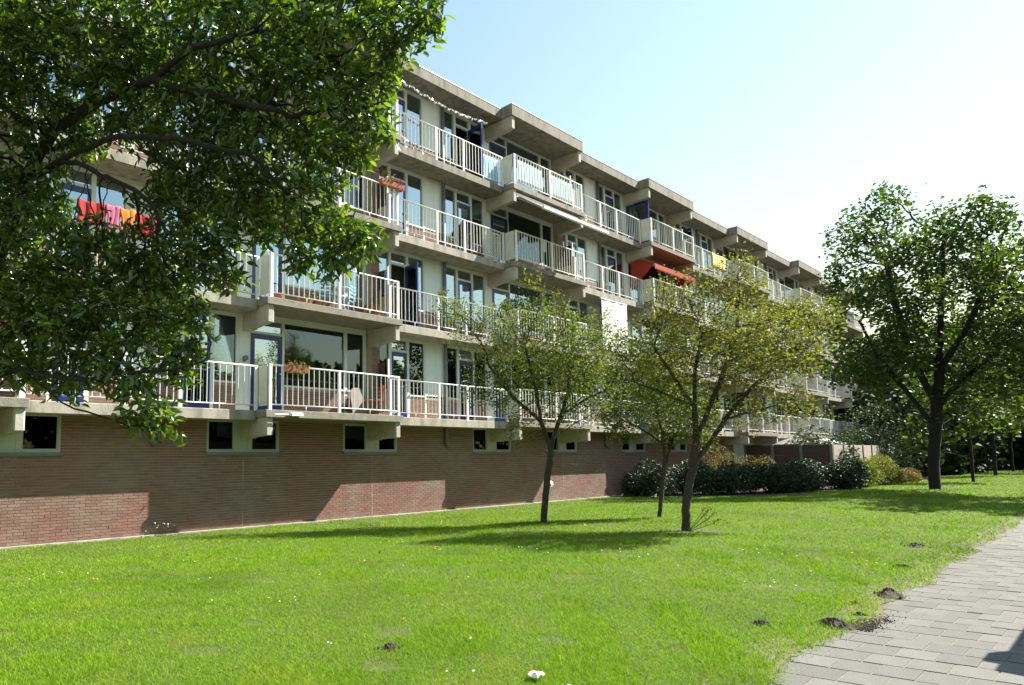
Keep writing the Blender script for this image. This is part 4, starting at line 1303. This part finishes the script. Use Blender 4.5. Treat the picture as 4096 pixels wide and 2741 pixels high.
def planter(label, x0, x1, y, z, mats_n):
    t = thing('window_box', ((x0 + x1) / 2, y, z), label, 'planter', 'window boxes hung on the rails')
    w_ = .085
    g = MB(); g.quadbox(((x0 + .03, y - w_ * .75, z), (x1 - .03, y - w_ * .75, z), (x1 - .03, y + w_ * .75, z), (x0 + .03, y + w_ * .75, z), (x0, y - w_, z + .15), (x1, y - w_, z + .15), (x1, y + w_, z + .15), (x0, y + w_, z + .15)))
    g.build('trough', M['terracotta'], t)
    g = MB()
    for k in (.25, .75):
        x = x0 + (x1 - x0) * k; g.tube([(x, y + .09, z + .15), (x, y + .12, z + .17), (x, y + .10, z - .01), (x, y - .06, z - .012)], .008, 5)
    g.build('holder', M['rail'], t)
    for k, (mn, n, f0, f1, hh) in enumerate(mats_n):
        xs_ = rng.uniform(x0 + (x1 - x0) * f0, x0 + (x1 - x0) * f1, n)
        at_ = np.stack([xs_, y + rng.normal(0, .07, n), z + .15 + np.abs(rng.normal(0, hh, n)) - .03], 1)
        tr_ = rng.random(n) < .18; at_[tr_, 1] -= .07; at_[tr_, 2] -= .16
        tag(leaves('foliage' if k == 0 else 'flowers', at_, .075, .5, M[mn], t), kind='stuff')


planter('terracotta window box with yellow and purple plants at a third floor balcony corner', 3.65, 4.55, -.05, 9.42, [('leafY', 150, .1, .5, .16), ('purple', 170, .5, 1.0, .10)])
planter('terracotta window box with trailing yellow plant above the white floodlight', .50, 1.16, -.05, 3.84, [('leafY', 210, .1, .95, .07)])
planter('window box with pink flowers on a far second floor rail', 40.2, 41.2, -.05, 6.6, [('pink', 140, .05, .95, .08)])
chair('pale blue folding chair at the middle of the second floor balcony', 2.35, .75, ZS[1], 2.6, M['cblue'])
chair('pale blue folding chair next to the small round table', 3.05, .80, ZS[1], 3.6, M['cblue'])
table('small white round table between the blue chairs', 2.72, .62, ZS[1], M['white'])
chair('dark wooden chair by the second floor partition', 4.0, .75, ZS[1], 4.2, M['wood'])
chair('orange wooden chair at the end of the first floor balcony', 3.95, .62, ZS[0], 4.4, M['wood'])
chair('white plastic chair on the top floor behind the bars', 5.15, .86, ZS[3], .2, M['white'])
pot('left of the terracotta pots behind second floor bars', .55, .35, ZS[1], .12, .2)
pot('terracotta pot with greenery left of the blue chair', 1.45, .40, ZS[1], .16, .2, 'leafT2')
pot('wide terracotta pot nearest the blue chair', 1.85, .42, ZS[1], .18, .18, 'leafT2')
pot('small terracotta pot in the corner by the partition', 3.72, .22, ZS[1], .12, .12, 'leafY')
lean = thing('table_board', (3.45, .85, ZS[0]), 'beige round-topped board leaning against the first floor pier', 'board')
g = MB()
ring = [(-.26, 0), (.26, 0), (.27, .55), (.22, .72), (.12, .80), (-.12, .80), (-.22, .72), (-.27, .55)]
for dy in (0, .025):
    for cx, cz in ring: g.v.append((3.62 + cx, .80 + dy + .20 * cz, ZS[0] + .005 + cz))
g.f.append(tuple(range(8))); g.f.append(tuple(15 - k for k in range(8)))
for k in range(8): g.f.append((k, 8 + k, 8 + (k + 1) % 8, (k + 1) % 8))
g.m += [0] * 10
g.build('board', M['beige'], lean)
g = MB(); g.box(3.42, 3.82, .90, .92, ZS[0] + .3, ZS[0] + .36); g.build('batten', M['wood'], lean)

fl = thing('floodlight', (.6, -.1, 2.76), 'white floodlight with tube fixed to the lowest balcony edge', 'lamp')
MB().tube([(.20, -.06, 2.79), (.62, -.06, 2.79)], .022, 8).build('tube', M['white'], fl)
MB().cbox(.62, .99, -.16, -.003, 2.765, 2.85, .02).build('housing', M['white'], fl)
wl = thing('wall_lamp', (.1, W - .1, 4.2), 'small dark lamp on the white jamb beside the blue door', 'lamp')
MB().box(.06, .14, W - .03, W - .002, 4.18, 4.32).build('back_plate', M['pipe'], wl)
MB().lathe((.10, W - .11, 4.20), [(.02, 0), (.06, .03), (.065, .11), (.02, .14)], 10).build('lantern', M['pipe'], wl)

bt = thing('garland', (7.2, .6, 13.2), 'glittering silver garland strung below the roof edge', 'garland')
cp = []
for k in range(41):
    t_ = k / 40; x = 5.2 + 4.1 * t_
    cp.append((x, .6 + .02 * math.sin(k), 13.36 - .16 * math.sin(math.pi * t_) ** 1 + .02 * math.sin(k * 2.1)))
MB().tube(cp, .004, 4).build('string', M['white'], bt)
dme = MB().lathe((0, 0, 0), [(.002, -.09), (.026, -.05), (.018, -.01), (.002, 0)], 6).mesh('pendant', M['tinsel'])
for k, c in enumerate(cp):
    for q in range(2):
        place('pendant', dme, bt, (c[0] + random.uniform(-.05, .05), c[1] + random.uniform(-.02, .02), c[2] - .002), (random.uniform(-.5, .5), random.uniform(-.5, .5), 0))


def curtain(label, x0, x1, z0, z1, m, y=W + .16, folds=16, scallop=0):
    n = folds * 6
    g = MB()
    for k in range(n + 1):
        x = x0 + (x1 - x0) * k / n; yy = y + .022 * math.sin(k / n * folds * 6.283) + .01 * math.sin(k * .37)
        g.v.append((x, yy, z0 + (scallop * abs(math.sin(k / n * 9.4)) if scallop else 0))); g.v.append((x, yy, z1))
    for k in range(n): g.f.append((2 * k, 2 * k + 2, 2 * k + 3, 2 * k + 1)); g.m.append(0)
    o = g.build('curtain', m, None, smooth=True)
    md = o.modifiers.new('thick', 'SOLIDIFY'); md.thickness = .004
    return tag(o, label, 'curtain', 'curtains behind the windows')


curtain('long pleated net curtain in the widest first floor window near the blue door', 1.36, 3.38, ZS[0] + .78, ZS[0] + 2.40, M['curtain'], folds=22)
curtain('pleated net curtain in the narrow first floor window by the brick pier', 3.52, 4.11, ZS[0] + .78, ZS[0] + 2.40, M['curtain'], folds=7)
curtain('scalloped lace curtain in a third floor bay window', 11.25, 13.3, ZS[2] + 1.7, ZS[2] + 2.40, M['curtain_white'], folds=14, scallop=.5)
curtain('net curtain in the top floor bay window above the white awning', 11.25, 12.2, ZS[3] + .78, ZS[3] + 2.40, M['curtain'], folds=9)
curtain('orange curtain behind the red awning', 21.15, 22.6, ZS[2] + .1, ZS[2] + 2.3, M['orange'], folds=9)
curtain('red curtain behind the right side of the red awning', 23.2, 24.0, ZS[2] + .1, ZS[2] + 2.3, M['red'], folds=6)
for k, (x0, x1, f, m, lab) in enumerate(((6.0, 6.6, 2, 'curtain_white', 'white curtain in a third floor window beside the blue door'), (9.2, 9.75, 1, 'curtain', 'net curtain at the right end of a second floor set-back'), (1.36, 2.2, 1, 'curtain_white', 'white curtain drawn aside in the second floor bay window'), (-3.7, -3.1, 1, 'curtain_white', 'white curtain behind the airing cloths'), (16.0, 16.5, 3, 'curtain', 'net curtain on the top floor right of the clear sheets'), (21.2, 23.1, 3, 'curtain_white', 'white curtain behind the open blue top floor door'))):
    curtain(lab, x0, x1, ZS[f] + .78, ZS[f] + 2.40, M[m], folds=max(4, int((x1 - x0) * 9)))

# ------------------------------------------------------------------ small things on the ground
def molehill(label, x, y, r, h, seed):
    rr = random.Random(seed)
    t = thing('molehill', (x, y, gz(y)), label, 'molehill', 'fresh molehills along the path')
    g = MB(); na, nr = 22, 7
    ph = [rr.uniform(0, 6) for _ in range(6)]
    for i_ in range(nr + 1):
        for k in range(na):
            a_ = 2 * math.pi * k / na; q = i_ / nr
            rad_ = r * q * (1 + .25 * math.sin(2 * a_ + ph[0]) + .15 * math.sin(3 * a_ + ph[1]) + .1 * math.sin(5 * a_ + ph[2]))
            zz = h * (1 - q ** 1.6) * (1 + .3 * math.sin(4 * a_ + ph[3]) * q) + rr.uniform(-.012, .014) * (1 - q) * 1.5 - .004 * (i_ == nr)
            g.v.append((x + rad_ * math.cos(a_), y + rad_ * math.sin(a_), gz(y) + max(zz, -.005)))
    for i_ in range(nr):
        for k in range(na): g.f.append((i_ * na + k, i_ * na + (k + 1) % na, (i_ + 1) * na + (k + 1) % na, (i_ + 1) * na + k)); g.m.append(0)
    g.build('mound', M['soil'], t)
    g = MB()
    for k in range(34):
        a_ = rr.uniform(0, 6.28); d_ = r * abs(rr.gauss(0, .75)); s_ = rr.uniform(.005, .016)
        zc = gz(y) + h * max(0, 1 - (d_ / r) ** 1.6) + s_ * .4
        cx, cy = x + d_ * math.cos(a_), y + d_ * math.sin(a_)
        j = lambda: rr.uniform(.6, 1.2) * s_
        g.quadbox(((cx - j(), cy - j(), zc - j()), (cx + j(), cy - j(), zc - j()), (cx + j(), cy + j(), zc - j()), (cx - j(), cy + j(), zc - j()), (cx - j() * .7, cy - j() * .7, zc + j()), (cx + j() * .7, cy - j() * .7, zc + j()), (cx + j() * .7, cy + j() * .7, zc + j()), (cx - j() * .7, cy + j() * .7, zc + j())))
    tag(g.build('clods', M['soil'], t), kind='stuff')


for k, (x, y, r, h, lab) in enumerate(((-1.16, -11.39, 0.177, 0.093, 'largest molehill of dark soil spilling onto the paving'), (0.79, -11.4, 0.204, 0.105, 'second big molehill at the paving edge'), (3.18, -11.07, 0.163, 0.043, 'flat molehill in the grass, third along the path'), (5.88, -10.74, 0.177, 0.062, 'farthest molehill in the grass beside the path'), (0.03, -11.26, 0.075, 0.037, 'tiny heap of soil between the two big molehills'), (-0.49, -11.42, 0.102, 0.031, 'low heap of soil at the paving edge'), (-1.53, -10.93, 0.116, 0.031, 'small molehill in the grass left of the largest one'), (-4.64, -9.3, 0.088, 0.031, 'small molehill out in the open lawn'))):
    molehill(lab, x, y, r * .82, h * .8, k)
g = MB()
for k in range(900):
    x = -1.15 + abs(random.gauss(0, .30)); y = -11.52 + random.gauss(0, .06) - (x + 1.15) * .12; s_ = random.uniform(.002, .006)
    z0 = .352
    g.quadbox(((x - s_, y - s_, z0), (x + s_, y - s_, z0), (x + s_, y + s_, z0), (x - s_, y + s_, z0), (x - s_ * .6, y - s_ * .6, z0 + .006 + s_), (x + s_ * .6, y - s_ * .6, z0 + .006 + s_), (x + s_ * .6, y + s_ * .6, z0 + .006 + s_), (x - s_ * .6, y + s_ * .6, z0 + .006 + s_)))
tag(g.build('spilled_soil', M['soil'], None), 'loose dark soil spilled over the paving edge', 'soil', kind='stuff')

g = MB(); n0 = 0
pr = random.Random(3)
for i_ in range(5):
    for j in range(4): g.v.append((-4.41 + i_ * .022 + pr.uniform(-.006, .006), -10.53 + j * .026 + pr.uniform(-.006, .006), .375 + pr.uniform(-.006, .02) + .012 * (i_ % 2)))
for i_ in range(4):
    for j in range(3): g.f.append((i_ * 4 + j, (i_ + 1) * 4 + j, (i_ + 1) * 4 + j + 1, i_ * 4 + j + 1)); g.m.append(0)
pp = g.build('paper_scrap', M['paper'], None)
md = pp.modifiers.new('thick', 'SOLIDIFY'); md.thickness = .003
tag(pp, 'crumpled white paper lying in the grass in front', 'litter')

at_ = []
for k in range(46):
    cx, cy = random.uniform(-7, 5), random.uniform(-11.0, .2)
    for q in range(random.choice((1, 1, 2, 4))): at_.append((cx + random.gauss(0, .14), cy + random.gauss(0, .14)))
g = MB()
for x, y in at_:
    r_ = random.uniform(.008, .013)
    g.lathe((x, y, gz(y) + .035 + random.random() * .012), [(r_ * .3, -.003), (r_, 0), (r_ * .4, .004)], 7)
tag(g.build('daisies', M['petal'], None, origin=(0, -5, 0)), 'tiny white daisies dotted over the lawn', 'flowers', kind='stuff')
g = MB()
for k in range(16):
    x, y = random.uniform(-6, 5), random.uniform(-10, -.5); r_ = random.uniform(.012, .02)
    g.lathe((x, y, gz(y) + .04), [(r_ * .3, -.004), (r_, 0), (r_ * .5, .006)], 7)
tag(g.build('dandelions', M['ypetal'], None, origin=(0, -5, 0)), 'few yellow dandelion heads in the lawn', 'flowers', kind='stuff')
xy = np.stack([rng.uniform(-7.5, 7, 90), rng.uniform(-11.0, .5, 90), rng.uniform(.02, .05, 90)], 1)
xy[:, 2] += GH(xy[:, 1])
V, F = leaf_mesh('fallen', xy, .05, .6, None, kind='hi', droop=0, flat=.8)
tag(place('fallen_leaves', np_mesh('fallen_leaves', V, F, M['dryleaf']), None, (0, 0, 0)), 'scattered dry brown leaves in the grass', 'leaves', kind='stuff')

# weeds at the foot of the wall
wv = thing('wall_weed', (-1.9, W - .2, 0), 'tuft of pale flowering weed at the foot of the brick wall', 'plant')
g = MB()
fl_ = []
for k in range(10):
    x, y = -2.1 + random.gauss(0, .22), W - .2 + random.gauss(0, .05); h = random.uniform(.12, .32)
    g.tube([(x, y, 0), (x + random.gauss(0, .03), y - .02, h * .6), (x + random.gauss(0, .06), y - .04, h)], .004, 4)
    fl_.append((x, y - .04, h))
tag(g.build('stem', M['leafT2'], wv), kind='stuff')
tag(leaves('flowers', np.repeat(np.array(fl_), 3, 0) + rng.normal(0, .012, (30, 3)), .03, .8, M['petal'], wv), kind='stuff')

# chalk scrawls on the bricks
M['chalk'] = mat('pale_chalk', (.55, .58, .56), .9, scale=40, col2=(.30, .26, .22))
for strokes in ([((14.80, 1.40), (15.16, 1.40)), ((15.16, 1.40), (15.06, 1.47)), ((15.28, 1.46), (15.34, 1.38)), ((15.34, 1.38), (15.28, 1.32))],
                [((16.75, 1.09), (17.15, 1.16)), ((16.80, 1.12), (16.72, .98)), ((17.2, 1.36), (17.55, 1.22)), ((17.3, 1.0), (17.5, 1.1))]):
    g = MB()
    for (x0, z0), (x1, z1) in strokes:
        n = 6
        g.tube([(x0 + (x1 - x0) * t_ / n, W - .0085, z0 + (z1 - z0) * t_ / n + random.uniform(-.006, .006)) for t_ in range(n + 1)], [random.uniform(.006, .013) for _ in range(n + 1)], 5)
    g.build('chalk_mark', M['chalk'], base)
g = MB(); n0 = 0
for k in range(9):
    cx, cz = 13.56 + random.gauss(0, .05), .68 + random.gauss(0, .09); r_ = random.uniform(.03, .07)
    y0 = W - .0125 - .0006 * k
    g.quad(*[(cx + r_ * (1 + .3 * math.sin(3 * a_ + k)) * math.cos(a_), y0, cz + r_ * math.sin(a_)) for a_ in np.linspace(0, 6.283, 12)[:-1]])
g.build('paint_splash', M['paper'], base)

# magpie on the lawn in front of the shrubs
bx, by = 15.46, -1.76
bd = thing('bird', (bx, by, gz(by)), 'small dark bird standing on the shaded lawn by the slender trunk', 'bird')
M['feather'] = mat('black_blue_feather', (.012, .016, .03), .35, scale=20, col2=(.02, .03, .06))
z0 = gz(by) + .16
body = MB()
body.tube([(bx - .36, by, z0 + .02), (bx - .20, by, z0 + .015), (bx - .10, by, z0 + .01), (bx - .02, by, z0), (bx + .06, by, z0 + .02), (bx + .10, by, z0 + .07), (bx + .13, by, z0 + .10), (bx + .165, by, z0 + .10), (bx + .18, by, z0 + .098), (bx + .225, by, z0 + .09)], [.006, .018, .045, .062, .055, .036, .034, .028, .014, .003], 10)
body.build('body', M['feather'], bd, smooth=True)
wg = MB(); wg.tube([(bx - .12, by - .05, z0 + .01), (bx - .02, by - .062, z0 + .02), (bx + .05, by - .045, z0 + .03)], [.006, .028, .012], 8); wg.build('wing', M['petal'], bd, smooth=True)
for sy in (-.02, .02):
    MB().tube([(bx, by + sy, z0 - .04), (bx + .005, by + sy, z0 - .16), (bx + .03, by + sy, z0 - .158)], .005, 5).build('leg', M['feather'], bd)
